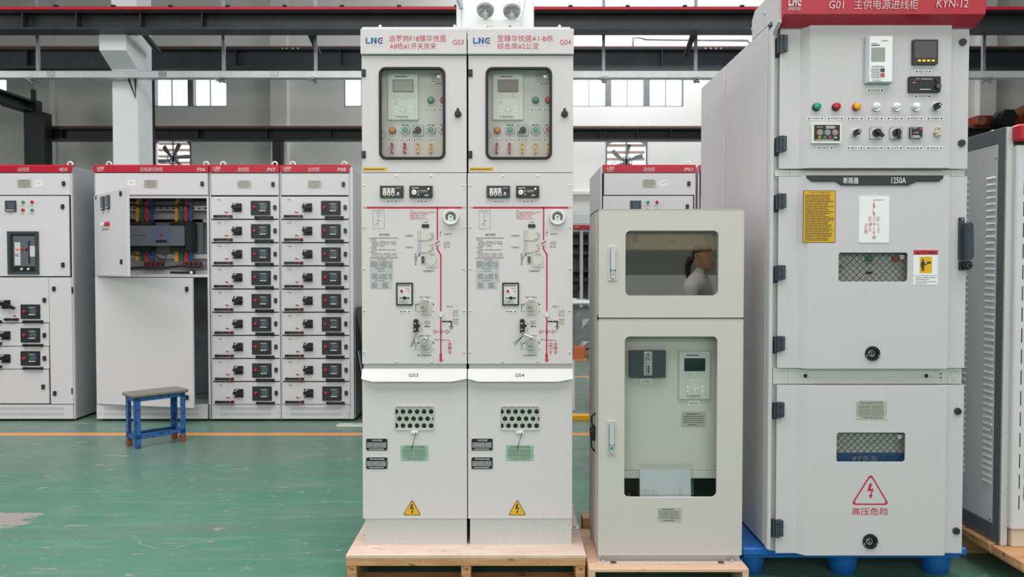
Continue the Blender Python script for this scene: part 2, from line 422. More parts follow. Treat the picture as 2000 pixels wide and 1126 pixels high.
# ---------------------------------------------------------------- reading places off the photograph onto an upright plane at depth Y
CT, ST = math.cos(TILT), math.sin(TILT)
class Front:
    def __init__(s, Y, dx=0, x0=0): s.Y = Y; s.dx = dx
    def P(s, px, py):
        a = (px - 1000) / FPX; b = -(py - 563) / FPX
        t = s.Y / (CT + b * ST); return a * t + s.dx, EYE + (-ST + b * CT) * t
    def R(s, x0, y0, x1, y1):
        xc, yc = (x0 + x1) / 2, (y0 + y1) / 2
        return s.P(x0, yc)[0], s.P(x1, yc)[0], s.P(xc, y1)[1], s.P(xc, y0)[1]
    def S(s, n): return n * s.Y / FPX
    def box(s, mb, x0, y0, x1, y1, out, thick, c=.001):
        a, b, d, e = s.R(x0, y0, x1, y1); mb.box(a, b, s.Y - out, s.Y - out + thick, d, e, c); return mb
    def rbox(s, mb, x0, y0, x1, y1, r, out, thick):
        a, b, d, e = s.R(x0, y0, x1, y1); mb.prism(rr(a, b, d, e, s.S(r), 4), s.Y - out, s.Y - out + thick); return mb
    def cyl(s, mb, px, py, r, out, thick, n=20, r0=None):
        x, z = s.P(px, py); mb.cyl(x, z, s.S(r), s.Y - out, s.Y - out + thick, n, None if r0 is None else s.S(r0)); return mb
    def dome(s, mb, px, py, r, out, h, n=16):
        x, z = s.P(px, py); mb.dome(x, z, s.S(r), s.Y - out, h, n); return mb
    def ln(s, mb, pts, wd, out=.0008): mb.line([s.P(*p) for p in pts], s.S(wd), s.Y - out); return mb
    def oring(s, mb, px, py, r, wd, out=.0008): x, z = s.P(px, py); mb.oring(x, z, s.S(r), s.S(wd), s.Y - out); return mb
    def quad(s, mb, x0, y0, x1, y1, out=.0008): a, b, d, e = s.R(x0, y0, x1, y1); mb.quad(a, b, d, e, s.Y - out); return mb
    def text(s, mb, body, x0, y0, x1, y1, out=.0008, bold=.0, shear=0):
        a, b, d, e = s.R(x0, y0, x1, y1); put_text(mb, body, a, b, d, e, s.Y - out, bold, shear); return mb
    def dash(s, mb, x0, y0, x1, y1, rows, seed=1, cols=1, out=.0008, fill=.55):
        a, b, d, e = s.R(x0, y0, x1, y1); mb.dashes(a, b, d, e, s.Y - out, rows, seed, cols, fill); return mb
    def poly(s, mb, pts, out, thick): mb.prism([s.P(*p) for p in pts], s.Y - out, s.Y - out + thick); return mb
def logo(F, mb, x0, y0, x1, y1, main, bar, out=.0008, shear=0):
    # the maker's three-letter mark: L, N and an open E with a short bar
    mb.m(main); w_ = x1 - x0; h = y1 - y0
    X = lambda u, v=0: x0 + u * w_ + shear * (1 - v) * h
    def pl(pts): mb.flat([F.P(X(u, v), y0 + v * h) for u, v in pts], F.Y - out)
    pl([(0, 0), (.085, 0), (.085, .78), (0, 1)]); pl([(0, 1), (.085, .78), (.27, .78), (.27, 1)])
    pl([(.31, 0), (.42, 0), (.42, 1), (.31, 1)]); pl([(.42, 0), (.56, .72), (.56, 1), (.42, .3)]); pl([(.53, 0), (.64, 0), (.64, 1), (.53, 1)])
    A = [(.86 - .17 * math.sin(t), .5 - .5 * math.cos(t)) for t in [math.pi * i / 10 for i in range(11)]]
    B = [(.86 - .08 * math.sin(t), .5 - .27 * math.cos(t)) for t in [math.pi * i / 10 for i in range(11)]]
    A = [(1, 0)] + A + [(1, 1)]; B = [(1, .23)] + B + [(1, .77)]
    for i in range(len(A) - 1): pl([A[i], A[i + 1], B[i + 1], B[i]])
    mb.m(bar); pl([(.84, .41), (1, .41), (1, .59), (.84, .59)])
def label_plate(F, body, x0, y0, x1, y1, parent, name='name_tag', seed=1, out=.0012, dots=True):
    mb = MB('white_plastic'); F.box(mb, x0, y0, x1, y1, out, out + .0005, .0003)
    h = y1 - y0; w_ = x1 - x0
    if dots:
        mb.m('black')
        for x in (x0 + h * .45, x1 - h * .45): F.cyl(mb, x, (y0 + y1) / 2, h * .24, out + .001, .001, 10)
    mb.m('ink')
    if body: F.text(mb, body, x0 + h * .95 if dots else x0 + w_ * .12, y0 + h * (.18 if dots else .36), x1 - h * .95 if dots else x1 - w_ * .12, y1 - h * (.18 if dots else .24), out + .0005)
    else: F.dash(mb, x0 + h * .95, y0 + h * .25, x1 - h * .95, y1 - h * .25, 1, seed, out=out + .0005)
    return mk(name, mb, parent)
def screw(F, px, py, r, parent, m='chrome', name='screw'):
    mb = MB(m); F.cyl(mb, px, py, r, .0015, .0015, 14); F.dome(mb, px, py, r * .8, .0015, .0025, 14)
    mb.m('ink'); F.ln(mb, [(px - r * .4, py - r * .2), (px + r * .4, py + r * .2)], r * .25, .0042)
    return mk(name, mb, parent)
# ================================================================ the setting
def struct(name, mb, parent=None): return mk(name, mb, parent, kind=None if parent is not None else 'structure')
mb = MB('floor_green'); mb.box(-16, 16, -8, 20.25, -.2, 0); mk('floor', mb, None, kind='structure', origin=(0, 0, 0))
FW = 20.0; FB = Front(FW)
mb = MB('wall')
openings = []
WIN = []
for px0 in (-203, 227, 673, 1119):
    a, b, c, d = FB.R(px0 - 2, 150, px0 + 216, 208); openings.append((a, b, c, d)); WIN.append((px0, a, b, c, d))
FAN = []
for x0, y0, x1, y1 in ((301, 272, 374, 347), (1183, 275, 1264, 356)):
    o = FB.R(x0, y0, x1, y1); openings.append(o); FAN.append(o)
xs = sorted({-16, 16} | {o[0] for o in openings} | {o[1] for o in openings}); zs = sorted({0, 9.5} | {o[2] for o in openings} | {o[3] for o in openings})
for i in range(len(xs) - 1):
    for j in range(len(zs) - 1):
        cx, cz = (xs[i] + xs[i + 1]) / 2, (zs[j] + zs[j + 1]) / 2
        if any(o[0] < cx < o[1] and o[2] < cz < o[3] for o in openings): continue
        mb.box(xs[i], xs[i + 1], FW, FW + .25, zs[j], zs[j + 1])
wb = struct('wall_back', mb)
mb = MB('wall_dark')
for a_ in ((-16, 16, -8, -5), (-16, -9, -5, 6), (9, 16, -5, 6), (-16, 16, 6, 14.5), (-16, -.5, 14.5, 18.5), (6.5, 16, 14.5, 18.5), (-16, 16, 18.5, 20)): mb.box(a_[0], a_[1], a_[2], a_[3], 9.5, 9.7)
struct('ceiling', mb)
for x0, x1 in ((533, 566), (78, 109), (987, 1018), (1902, 1935)):
    a, b, c, d = FB.R(x0, 250, x1, 300); mb = MB('wall'); mb.box(a, b, FW - .22, FW, 0, 9.5, .01); mk('pilaster', mb, wb)
mb = MB('wall'); a, b, c, d = FB.R(1018, 374, 1180, 380); mb.box(a, b, FW - .1, FW, c, d); mk('ledge', mb, wb)
mb = MB('wall_dark'); mb.box(-16.2, -16, -8, 20.25, 0, 9.5); struct('wall_left', mb)
mb = MB('wall_dark'); mb.box(16, 16.2, -8, 20.25, 0, 9.5); struct('wall_right', mb)
mb = MB('wall_dark'); mb.box(-16, 16, -8.2, -8, 1.19, 9.5); mb.m('dust_wall'); mb.box(-16, 16, -8.2, -7.98, 0, 1.19); struct('wall_rear', mb)
for k, (px0, a, b, c, d) in enumerate(WIN):
    mb = MB('galvanised_dark'); Y0, Y1 = FW + .04, FW + .1
    mb.box(a, b, Y0, Y1, d - .03, d); mb.box(a, b, Y0, Y1, c, c + .03); mb.box(a, a + .03, Y0, Y1, c, d); mb.box(b - .03, b, Y0, Y1, c, d)
    wf = mk('window_%d' % (k + 1), mb, None, kind='structure')
    for q in range(3):
        s0 = px0 + q * 75.2
        for u in (0, 32.3):
            pa, pb, pc, pd = FB.R(s0 + u, 152, s0 + u + 31, 206.5)
            mb = MB('glass_window'); mb.box(pa, pb, FW + .06, FW + .066, pc, pd); mk('pane', mb, wf)
        ma = FB.R(s0 + 31, 152, s0 + 32.3, 206)
        mb = MB('galvanised_dark'); mb.box(ma[0], ma[1], Y0, Y1, c, d); mk('glazing_bar', mb, wf)
        if q < 2:
            ma = FB.R(s0 + 64, 152, s0 + 75, 206); mb = MB('galvanised_dark'); mb.box(ma[0], ma[1], FW + .0, FW + .2, c, d); mk('mullion', mb, wf)
# wall fans
for k, (a, b, c, d) in enumerate(FAN):
    cx, cz = (a + b) / 2, (c + d) / 2; R = (b - a) / 2
    t = empty('exhaust_fan', (cx, FW, c), ('square wall exhaust fan with dark blades behind the wide red topped cabinet', 'square wall exhaust fan with dark blades above the cabinet marked P01')[k], 'fan', 'fans in the far wall')
    mb = MB('galvanised_dark'); mb.hole_plate(a, b, c, d, a + .035, b - .035, c + .035, d - .035, .17, FW - .03, FW + .03); mk('frame', mb, t)
    for i in range(6):
        an = i * math.pi / 3 + .26 + k * .2
        ux, uz = math.cos(an), math.sin(an); pts = []
        for rr_, off in ((.08, -.02), (R * .84, -.10), (R * .88, .0), (R * .6, .04), (.08, .03)): pts.append((cx + ux * rr_ - uz * off, cz + uz * rr_ + ux * off))
        mb = MB('galvanised_dark'); mb.prism(pts, FW + .06, FW + .072); mk('blade', mb, t)
    mb = MB('galvanised_dark'); mb.cyl(cx, cz, .085, FW + .02, FW + .1, 18); mk('hub', mb, t)
    mb = MB('rod'); mb.box(cx - .02, cx + .02, FW + .02, FW + .03, c + .03, d - .03); mb.torus((cx, FW + .015, cz), .14, .014); mk('motor_bracket', mb, t)
    n = 6
    for i in range(n):
        z = c + (i + .5) / n * (d - c)
        mb = MB('brick_out'); mb.add([(a + .03, FW + .14, z + .03), (b - .03, FW + .14, z + .03), (b - .03, FW + .22, z - .035), (a + .03, FW + .22, z - .035)], [(0, 1, 2, 3)])
        mb.add([(a + .03, FW + .15, z + .03), (b - .03, FW + .15, z + .03), (b - .03, FW + .23, z - .035), (a + .03, FW + .23, z - .035)], [(3, 2, 1, 0)])
        mk('louvre_slat', mb, t)
# the white column with its bracket, left
Fc = Front(12.0); a, b, c, d = Fc.R(220, 290, 271, 300)
mb = MB('column_white'); mb.box(a, b, 12.0, 12.48, 0, 9.5, .012); colm = struct('column', mb)
zt = Front(11.65).P(225, 58)[1]; z1 = Front(11.65).P(225, 98)[1]; z2 = Fc.P(225, 137)[1]
mb = MB('column_white'); mb.prismx([(11.65, zt), (12.01, zt), (12.01, z2), (11.65, z1)], a, b); mk('bracket', mb, colm)
mb = MB('dark_frame'); xd = Front(12.62).P(299.5, 250)[0]; mb.tube([(xd, 12.62, 0), (xd, 12.62, 4.5)], .03, 10); mk('downpipe', mb, colm)
# crane girders and beams
def ibeam(name, Yf, y_top, y_bot, depth, X0, X1, m, flange=.035, stiff=(), rail=None):
    F = Front(Yf); zt = F.P(1000, y_top)[1]; zb = F.P(1000, y_bot)[1]; cy = Yf + depth / 2
    mb = MB(m); mb.box(X0, X1, Yf, Yf + depth, zt - flange, zt); mb.box(X0, X1, Yf, Yf + depth, zb, zb + flange); mb.box(X0, X1, cy - .008, cy + .008, zb + flange, zt - flange)
    o = struct(name, mb)
    for px in stiff:
        x = F.P(px, 200)[0]; mb = MB(m); mb.box(x - .008, x + .008, Yf + .01, cy, zb + flange, zt - flange); mk('stiffener', mb, o)
    if rail:
        mb = MB(rail); mb.box(X0, X1, cy - .04, cy + .04, zt, zt + .06); mk('crane_rail', mb, o)
    return o, zt, zb
g1, zt1, zb1 = ibeam('trim_1', 11.4, 20, 57, .30, -9.5, 9.5, 'dark_steel', .03, (45, 150, 275, 395))
mb = MB('rail_red'); z = Front(11.36).P(1000, 16)[1]; mb.box(-9.5, 9.5, 11.34, 11.39, z - .026, z + .022, .008); mk('conductor_bar', mb, g1)
for i in range(-8, 9):
    x = i * .815 + .02; mb = MB('black'); mb.box(x - .03, x + .03, 11.325, 11.40, z + .012, z + .04, .005); mk('bar_clip', mb, g1)
for (xa, ya, xb, yb, Yb) in ((275, 58, 309, 101, 12.36), (602, 58, 622, 103, 12.43), (1357, 58, 1340, 108, 12.3)):
    p0 = Front(11.72).P(xa, ya); p1 = Front(Yb).P(xb, yb); mb = MB('dark_steel'); mb.tube([(p0[0], 11.72, p0[1]), (p1[0], Yb, p1[1])], .045, 8); mk('tie', mb, g1)
g2, _, _ = ibeam('trim_2', 17.0, 92, 133, .34, -15.9, 15.9, 'dark_steel', .05, (52, 460, 665, 1293, 1700), 'rust')
for px in (552, 560, 572, 582, 1378, 1388, 1398, 1408):
    x, z = Front(16.99).P(px, 94.5); mb = MB('steel'); mb.cyl(x, z, .018, 16.98, 17.0, 8); mk('bolt', mb, g2)
g3, zt3, zb3 = ibeam('trim_3', 18.6, 249, 273, .3, Front(18.6).P(57, 260)[0], 15.9, 'dark_frame', .04, (118, 385, 520, 644, 1172, 1245, 1310), 'rust')
for x0, x1 in ((534, 551), (1085, 1100)):
    a, b, _, _ = Front(18.7).R(x0, 290, x1, 300); mb = MB('dark_frame'); mb.box(a, b, 18.62, 18.86, 0, zb3); mk('post', mb, g3)
# dark steel frame at the left
Fs = Front(18.5); a, b, _, _ = Fs.R(57, 260, 97, 270)
mb = MB('dark_frame'); mb.box(a, b, 18.3, 18.6, 0, Fs.P(70, 222)[1]); fr = struct('trim_4', mb)
mb = MB('dark_frame'); aa, bb, _, _ = Fs.R(57, 200, 79, 220); mb.box(aa, bb, 18.33, 18.57, Fs.P(70, 223)[1], Fs.P(70, 198)[1]); mk('post', mb, fr)
mb = MB('dark_frame'); aa, bb, _, _ = Fs.R(65, 180, 71, 200); mb.box(aa, bb, 18.4, 18.5, Fs.P(70, 198.5)[1], Fs.P(70, 176)[1]); mk('post', mb, fr)
za, zb_ = Fs.P(60, 199)[1], Fs.P(60, 221)[1]; xa = Fs.P(57, 210)[0]; xb = Fs.P(75, 210)[0]
mb = MB('dark_frame'); mb.box(xa - .1, xb, 9, 18.5, za - .05, za); mb.box(xa - .1, xb, 9, 18.5, zb_, zb_ + .05); mb.box(xa + .02, xa + .06, 9, 18.5, zb_, za); mk('side_beam', mb, fr)
# floor markings
for k, (yc, w_) in enumerate(((6.235, .1), (9.54, .1))):
    mb = MB('line_orange'); mb.box(-12, 12, yc - w_ / 2, yc + w_ / 2, -.01, .0015); struct('trim_%d' % (5 + k), mb)
# cable tray
Ft = Front(11.8); zt = Ft.P(1000, 138)[1]; zb = Ft.P(1000, 151.5)[1]
t = empty('cable_tray', (0, 11.87, zb), 'long silver cable tray hung across the hall in front of the white column', 'cable tray')
mb = MB('tray_silver'); mb.box(-9.4, 9.4, 11.8, 11.803, zb, zt); mb.box(-9.4, 9.4, 11.8, 11.95, zb, zb + .004); mb.box(-9.4, 9.4, 11.947, 11.95, zb, zt); mb.box(-9.4, 9.4, 11.8, 11.815, zt - .003, zt); mb.box(-9.4, 9.4, 11.79, 11.8, zb, zb + .012); mk('channel', mb, t)
for px in (99, 317, 535, 1181, 1490):
    x = Ft.P(px, 145)[0]; mb = MB('steel'); mb.box(x - .06, x + .06, 11.792, 11.8, zb + .015, zt - .012, .003); mk('joint_plate', mb, t)
for px in (63, 430, 612, 1181, 1363, 1932):
    x = Ft.P(px, 140)[0]; mb = MB('rod'); mb.box(x - .022, x + .022, 11.93, 11.975, zt - .02, 9.4); mk('hanger', mb, t)
    mb = MB('rod'); mb.box(x - .02, x + .02, 11.74, 12.0, zb - .035, zb); mb.tube([(x - .09, 11.78, zb - .01), (x + .02, 11.78, zb - .075)], .018, 6); mk('cross_arm', mb, t)
mb = MB('dark_frame'); x = Ft.P(245, 160)[0]
mb.tube([(x, 11.9, zb), (x + .09, 11.92, zb - .27), (x + .09, 11.92, zb)], .018, 6); mk('wall_bracket', mb, t)
# thin conduit on the far wall
pts = [FB.P(*q) for q in ((1236, 92), (1236, 74), (1250, 73), (1262, 77), (1460, 79), (1470, 92))]
mb = MB('rod'); mb.tube([(x, 17.2, EYE + (z - EYE) * 17.2 / FW) for x, z in [(q[0] * 17.2 / FW, q[1]) for q in pts]], .025, 6); mk('conduit', mb, g2)
# crane carriage at the right
t = empty('crane_carriage', (11.3, 18.75, zt3 + .06), 'red crane end carriage with a black motor above the rightmost cabinet', 'crane')
F = Front(18.5); a, b, c, d = F.R(1911, 224, 2075, 246)
mb = MB('crane_red'); mb.box(a, b, 18.55, 18.95, zt3 + .06, d, .02); mk('beam', mb, t)
x, z = F.P(1956, 233); mb = MB('black'); mb.cyl(x, z, .2, 18.2, 18.6, 6); mb.cyl(x - .1, z - .02, .14, 18.3, 18.6, 12); mk('motor', mb, t)
mb = MB('rust'); x, z = F.P(1918, 247); mb.cyl(x, zt3 + .15, .11, 18.5, 18.6, 16); mk('wheel', mb, t)
mb = MB('rust'); p0 = F.P(1990, 224); p1 = F.P(2040, 200); mb.tube([(p0[0], 18.7, p0[1]), (p1[0], 18.7, p1[1])], .14, 8); mk('arm', mb, t)

# near white column behind the pair of tall cabinets, with its emergency light
F = Front(4.85); a, b, _, _ = F.R(902, 20, 1043, 40)
mb = MB('column_white'); mb.box(a, b, 4.85, 5.3, 0, 9.5, .008); c2 = struct('column', mb)
ta, tb, _, _ = F.R(891, 20, 901.5, 40); mb = MB('column_white'); mb.box(ta, tb, 4.87, 4.95, 0, 9.5, .004); mk('trunking', mb, c2)
mb = MB('rod'); mb.tube([(F.P(895, 0)[0], 4.83, 3.4)] + [(F.P(x, y)[0], 4.83, F.P(x, y)[1]) for x, y in ((894, -6), (896, 6), (900, 13), (901, 19))], [.011, .011, .011, .012, .012], 10); mk('conduit', mb, c2)
zl = F.P(975, 44)[1]
t = empty('emergency_light', (F.P(975, 40)[0], 4.8, zl - .2), 'white twin lamp emergency light on the column above the tall cabinet pair', 'emergency light')
la, lb, lc, ld = F.R(934, 44.5, 1016, 80); mb = MB('white_plastic'); mb.box(la, lb, 4.78, 4.85, lc - .05, ld, .006); body = mk('body', mb, t)
mb = MB('red_ink'); F2 = Front(4.779); F2.text(mb, '消防', 946, 50, 955, 54); mb.m('orange'); F2.text(mb, '应急', 957, 50.5, 965, 53.5); mb.m('ink_soft'); F2.dash(mb, 993, 49.5, 1001, 52.5, 1); mk('print', mb, body)
for px, py in ((949, 27), (999.5, 29)):
    x, z = F.P(px, py); R = F.S(17)
    xf = Matrix.Translation((x, 4.76, z)) @ Matrix.Rotation(math.radians(53), 4, 'X')
    mb = MB('white_plastic'); mb.cyl(0, 0, R, -.002, .05, 28); mb.ring(circ(0, 0, R, 28), circ(0, 0, R * .9, 28), -.008, 0)
    mb.m('steel')
    v = []; fs = []
    for j, (q, y) in enumerate(((.9, -.006), (.6, .006), (.25, .016), (.02, .018))):
        v += [(xx, y, zz) for xx, zz in circ(0, 0, R * q, 20)]
    for j in range(3):
        for i in range(20): fs.append([j * 20 + i, j * 20 + (i + 1) % 20, (j + 1) * 20 + (i + 1) % 20, (j + 1) * 20 + i])
    # the lens cup sits proud of the housing face
    mb.add([(p_[0], p_[1] - .02, p_[2]) for p_ in v], fs)
    mb.m('white_plastic'); mb.dome(0, 0, R * .12, -.006, .01, 10)
    h = mk('lamp_head', mb, t, xf=xf)
    mb = MB('white_plastic'); mb.box(x - .014, x + .014, 4.8, 4.84, z - R * 1.25, z - R * .7, .003); mb.m('black')
    for s_ in (-1, 1): mb.cyl(x + s_ * .007, z - R * 1.12, .002, 4.798, 4.80, 8)
    mk('swivel', mb, t)
mb = MB('white_plastic'); mb.tube([(F.P(px, py)[0], 4.842, F.P(px, py)[1]) for px, py in ((1026, -30), (1024, 0), (1021, 20), (1017, 34), (1016, 60))], .005, 8); mk('cable', mb, t)

# ================================================================ back row of low-voltage cabinets
RY = 6.77; RF = Front(RY); RB = RY + .95
def z_at(F, y): return F.P(1000, y)[1]
def eyebolt(F, px, parent, py=318.5):
    x, z = F.P(px, py); mb = MB('white_plastic'); mb.torus((x, F.Y + .07, z), .021, .007, 'Y', 16, 6); mb.tube([(x, F.Y + .07, z - .05), (x, F.Y + .07, z - .02)], .009, 8)
    return mk('eye_bolt', mb, parent)
def row_header(F, x0, x1, body, num, parent, cx, lx, nx, logo_on=True):
    mb = MB('red_header'); a, b, c, d = F.R(x0, 322.5, x1, 336.5)
    mb.prismx([(F.Y - .012, c), (F.Y + .06, c), (F.Y + .06, d + .004), (F.Y + .0, d + .004), (F.Y - .012, d - .008)], a, b); h = mk('header', mb, parent, label='red header strip')
    mb = MB('silver_ink')
    w_ = 7.4 * len(body)
    F.text(mb, body, cx - w_ / 2, 326.5, cx + w_ / 2, 335, .013); F.text(mb, num, nx - 8, 327.5, nx + 8, 334.5, .013, bold=.02)
    if logo_on: logo(F, mb, lx - 7, 325.5, lx + 7, 331.5, 'silver_ink', 'silver_ink', .013); F.dash(mb, lx - 6, 332.8, lx + 7, 335, 1, 4, out=.013)
    mk('lettering', mb, h)
def lock(F, px, py, parent, out=.008, xf=None):
    mb = MB('black'); F.rbox(mb, px - 3, py - 4.6, px + 3, py + 4.6, 2, out + .012, .012); mb.m('hinge_grey'); F.rbox(mb, px - 1.4, py - 2.6, px + 1.4, py + 2.6, 1, out + .015, .003)
    return mk('lock', mb, parent, xf)
def plate(F, x0, y0, x1, y1, parent, m='plate_steel', out=.009, rows=5, seed=2, title=None, name='nameplate', cols=2, foot=None, ink='ink_soft', rivets=True):
    mb = MB(m); F.box(mb, x0, y0, x1, y1, out + .001, .0015, .0003); w_, h = x1 - x0, y1 - y0
    if rivets:
        mb.m('chrome')
        for x in (x0 + w_ * .05, x1 - w_ * .05):
            for y in (y0 + h * .08, y1 - h * .08): F.dome(mb, x, y, min(w_, h) * .045, out + .001, .0015, 10)
    mb.m(ink); top = y0 + h * .24
    if title: F.text(mb, title, x0 + w_ * .14, y0 + h * .07, x1 - w_ * .14, y0 + h * .2, out + .0016)
    else: F.dash(mb, x0 + w_ * .2, y0 + h * .08, x1 - w_ * .2, y0 + h * .2, 1, seed, out=out + .0016)
    bot = y1 - h * .2
    F.dash(mb, x0 + w_ * .08, top, x1 - w_ * .08, bot, rows, seed + 1, cols, out + .0016, .32)
    if foot: F.text(mb, foot, x0 + w_ * .16, y1 - h * .17, x1 - w_ * .16, y1 - h * .06, out + .0016)
    else: F.dash(mb, x0 + w_ * .24, y1 - h * .16, x1 - w_ * .24, y1 - h * .06, 1, seed + 3, out=out + .0016)
    return mk(name, mb, parent)
def row_base(F, x0, x1, parent):
    a, b, c, d = F.R(x0, 789.5, x1, 817.4); mb = MB('paint_row'); mb.box(a, b, F.Y - .004, F.Y + .02, c, d, .002); o = mk('base_panel', mb, parent)
    mb = MB('paint_side')
    for y in (794.5, 805):
        n = 52; xa, xb = x0 + 16, x1 - 16
        for i in range(n):
            x = xa + (xb - xa) * i / n; p_ = F.R(x, y, x + (xb - xa) / n * .5, y + 6); mb.quad(p_[0], p_[1], p_[2], p_[3], F.Y - .0045)
    vt = mk('vent_slots', mb, o); vt['kind'] = 'stuff'
    for x in (x0 + 7, x1 - 7): screw(Front(F.Y - .004, F.dx), x, 806, 1.1, o, 'steel')
    mb = MB('void'); mb.box(a + .02, b - .02, F.Y + .22, RB - .05, 0, c + .002); mk('plinth', mb, parent)
def row_solid(F, x0, x1, parent, side='paint_side'):
    a, b, c, d = F.R(x0, 324, x1, 818); mb = MB(side); mb.box(a, b, F.Y + .008, RB, c, d, .004); mk('body', mb, parent)
    mb = MB('void'); mb.box(a + .012, b - .012, F.Y + .005, F.Y + .012, z_at(F, 791), z_at(F, 338)); mk('gap_backing', mb, parent)
    for x in (x0, x1):
        mb = MB('paint_row'); s_ = 1 if x == x0 else -1; q = F.P(x, 560)[0]; mb.box(q, q + s_ * F.S(2.2), F.Y + .002, F.Y + .03, c, z_at(F, 337), .001); mk('frame_post', mb, parent)
def switch_mb(F, cx, cy, big=False):
    mb = MB('black'); F.box(mb, cx - 9, cy - 8, cx + 9, cy + 8.5, .008 + .012, .012, .002)
    F.cyl(mb, cx, cy - 1, 7.4, .032, .012, 20)
    if big: F.poly(mb, [(cx - 9, cy - 2), (cx - 6, cy - 5), (cx + 4, cy - 3), (cx + 22, cy + 6), (cx + 20, cy + 10), (cx + 2, cy + 4), (cx - 6, cy + 3)], .05, .02)
    else: F.rbox(mb, cx - 9, cy - 4, cx + 9, cy + 2.5, 3, .05, .02)
    mb.m('ink_white'); F.poly(mb, [(cx - 6, cy - 2), (cx - 6, cy - 5), (cx - 2, cy - 8), (cx, cy - 7.4), (cx - 4, cy - 4.5)], .0325, .001)
    F.cyl(mb, cx - 7, cy + 5, 1.2, .0215, .002, 8)
    mb.m('red_lamp'); F.poly(mb, [(cx - 1, cy - 8), (cx + 2, cy - 8), (cx + 1.5, cy - 6)], .034, .001)
    return mb
def meter_mb(F, x0, y0):
    mb = MB('dark_panel'); F.rbox(mb, x0, y0, x0 + 38, y0 + 28, 1.5, .014, .008)
    mb.m('black'); F.rbox(mb, x0 + 1.5, y0 + 1.5, x0 + 36.5, y0 + 26.5, 1, .0146, .001)
    mb.m('dark_panel'); F.rbox(mb, x0 + 2.2, y0 + 2.2, x0 + 35.8, y0 + 25.8, 1, .0148, .001)
    mb.m('hinge_grey'); F.box(mb, x0 + 16.5, y0 + 4.5, x0 + 33.5, y0 + 21.5, .022, .008, .001)
    mb.m('lcd_grey'); F.quad(mb, x0 + 20, y0 + 8.5, x0 + 30, y0 + 17, .0225)
    mb.m('ink_white'); F.dash(mb, x0 + 17.5, y0 + 18.2, x0 + 32.5, y0 + 21, 1, 3, out=.0225); F.dash(mb, x0 + 17.5, y0 + 5.2, x0 + 30, y0 + 6.8, 1, 5, out=.0225)
    return mb
def button(F, px, py, r, m, parent, out=.014, h=.012, name='push_button'):
    mb = MB(m); F.cyl(mb, px, py, r, out + h, h, 16, r0=r * .9); F.dome(mb, px, py, r * .9, out + h, h * .3, 16); return mk(name, mb, parent)
def handle(F, x0, x1, y, parent, red=False):
    mb = MB('black'); F.rbox(mb, x0, y - 2.2, x1, y + 2.2, 1.4, .034, .012); F.box(mb, x0, y - 2.4, x0 + 5, y + 2.6, .03, .024, .001); F.box(mb, x1 - 5, y - 2.4, x1, y + 2.6, .03, .024, .001)
    if red: mb.m('red_lamp'); F.box(mb, x1 - 8, y - 1.8, x1 - 4, y + 1.6, .0365, .005, .001)
    return mk('pull_handle', mb, parent)
def drawer(F, parent, y0=384.0):
    d = y0 - 384.0
    mb = MB('paint_row'); F.box(mb, 413, 384 + d, 545.3, 427 + d, .008, .016, .0015); o = mk('drawer', mb, parent)
    mb = MB('sticker'); F.box(mb, 420, 387 + d, 439, 392.6 + d, .0092, .0012, .0002); mb.m('ink_soft'); F.dash(mb, 424, 388 + d, 435, 391.6 + d, 2, 3, out=.0096); mb.m('black')
    for x in (421.3, 437.7): F.cyl(mb, x, 389.8 + d, .7, .0098, .001, 8)
    mk('name_tag', mb, o)
    mk('rotary_switch', switch_mb(F, 464, 405 + d), o)
    mb = MB('sticker'); F.box(mb, 439.3, 412 + d, 446.6, 416.7 + d, .009, .001, .0002); mb.m('copper_red'); F.quad(mb, 439.6, 412.6 + d, 442, 416 + d, .0093); mb.m('red_print'); F.quad(mb, 442.5, 413 + d, 446, 416.2 + d, .0093); mk('position_window', mb, o)
    handle(F, 419, 455, 422.3 + d, o, True); handle(F, 499, 534.6, 424.4 + d, o)
    mk('meter_panel', meter_mb(F, 490.7, 392 + d), o)
    button(F, 498, 405.3 + d, 3.1, 'red_lamp', o)
    lock(F, 537.6, 405 + d, o)
    return o
# two drawer cabinets
proto = None
for k, (num, lab, cap) in enumerate((('P07', 'low-voltage drawer cabinet with red header marked P07', 0), ('P08', 'low-voltage drawer cabinet with red header marked P08, dark sheets leaning on it', 0))):
    F = Front(RY, RF.S(136.8) * k)
    t = empty('drawer_cabinet', (F.P(478, 600)[0], RY + .45, 0), lab, 'cabinet', 'back row of cabinets')
    row_solid(F, 411.2, 546.6, t, 'paint_side'); row_header(F, 411, 545.3, '出线柜', num, t, 476.7, 425, 531); row_base(F, 415.8, 546.2, t)
    mb = MB('paint_row'); F.box(mb, 413, 339, 544.5, 381, .008, .016, .0015); up = mk('top_door', mb, t)
    plate(F, 464, 352, 491.7, 367.7, up, rows=4); lock(F, 534, 360, up)
    for px in (430, 532): eyebolt(F, px, t)
    if proto is None: proto = drawer(F, t); first = t
    for r in range(9):
        if k == 0 and r == 0: continue
        dup(proto, t, (RF.S(136.8) * k, 0, -RF.S(45.2) * r * 1.0012))
mb = MB('paint_row'); a = Front(RY).P(683.5, 560)[0]; mb.box(a, a + .03, RY + .0, RY + .05, z_at(RF, 818), z_at(RF, 327), .002); mk('corner_trim', mb, t)
mb = MB('paint_row'); mb.box(a - .0, a + .035, RY + .05, RB, z_at(RF, 818), z_at(RF, 330)); mk('side_cover', mb, t)
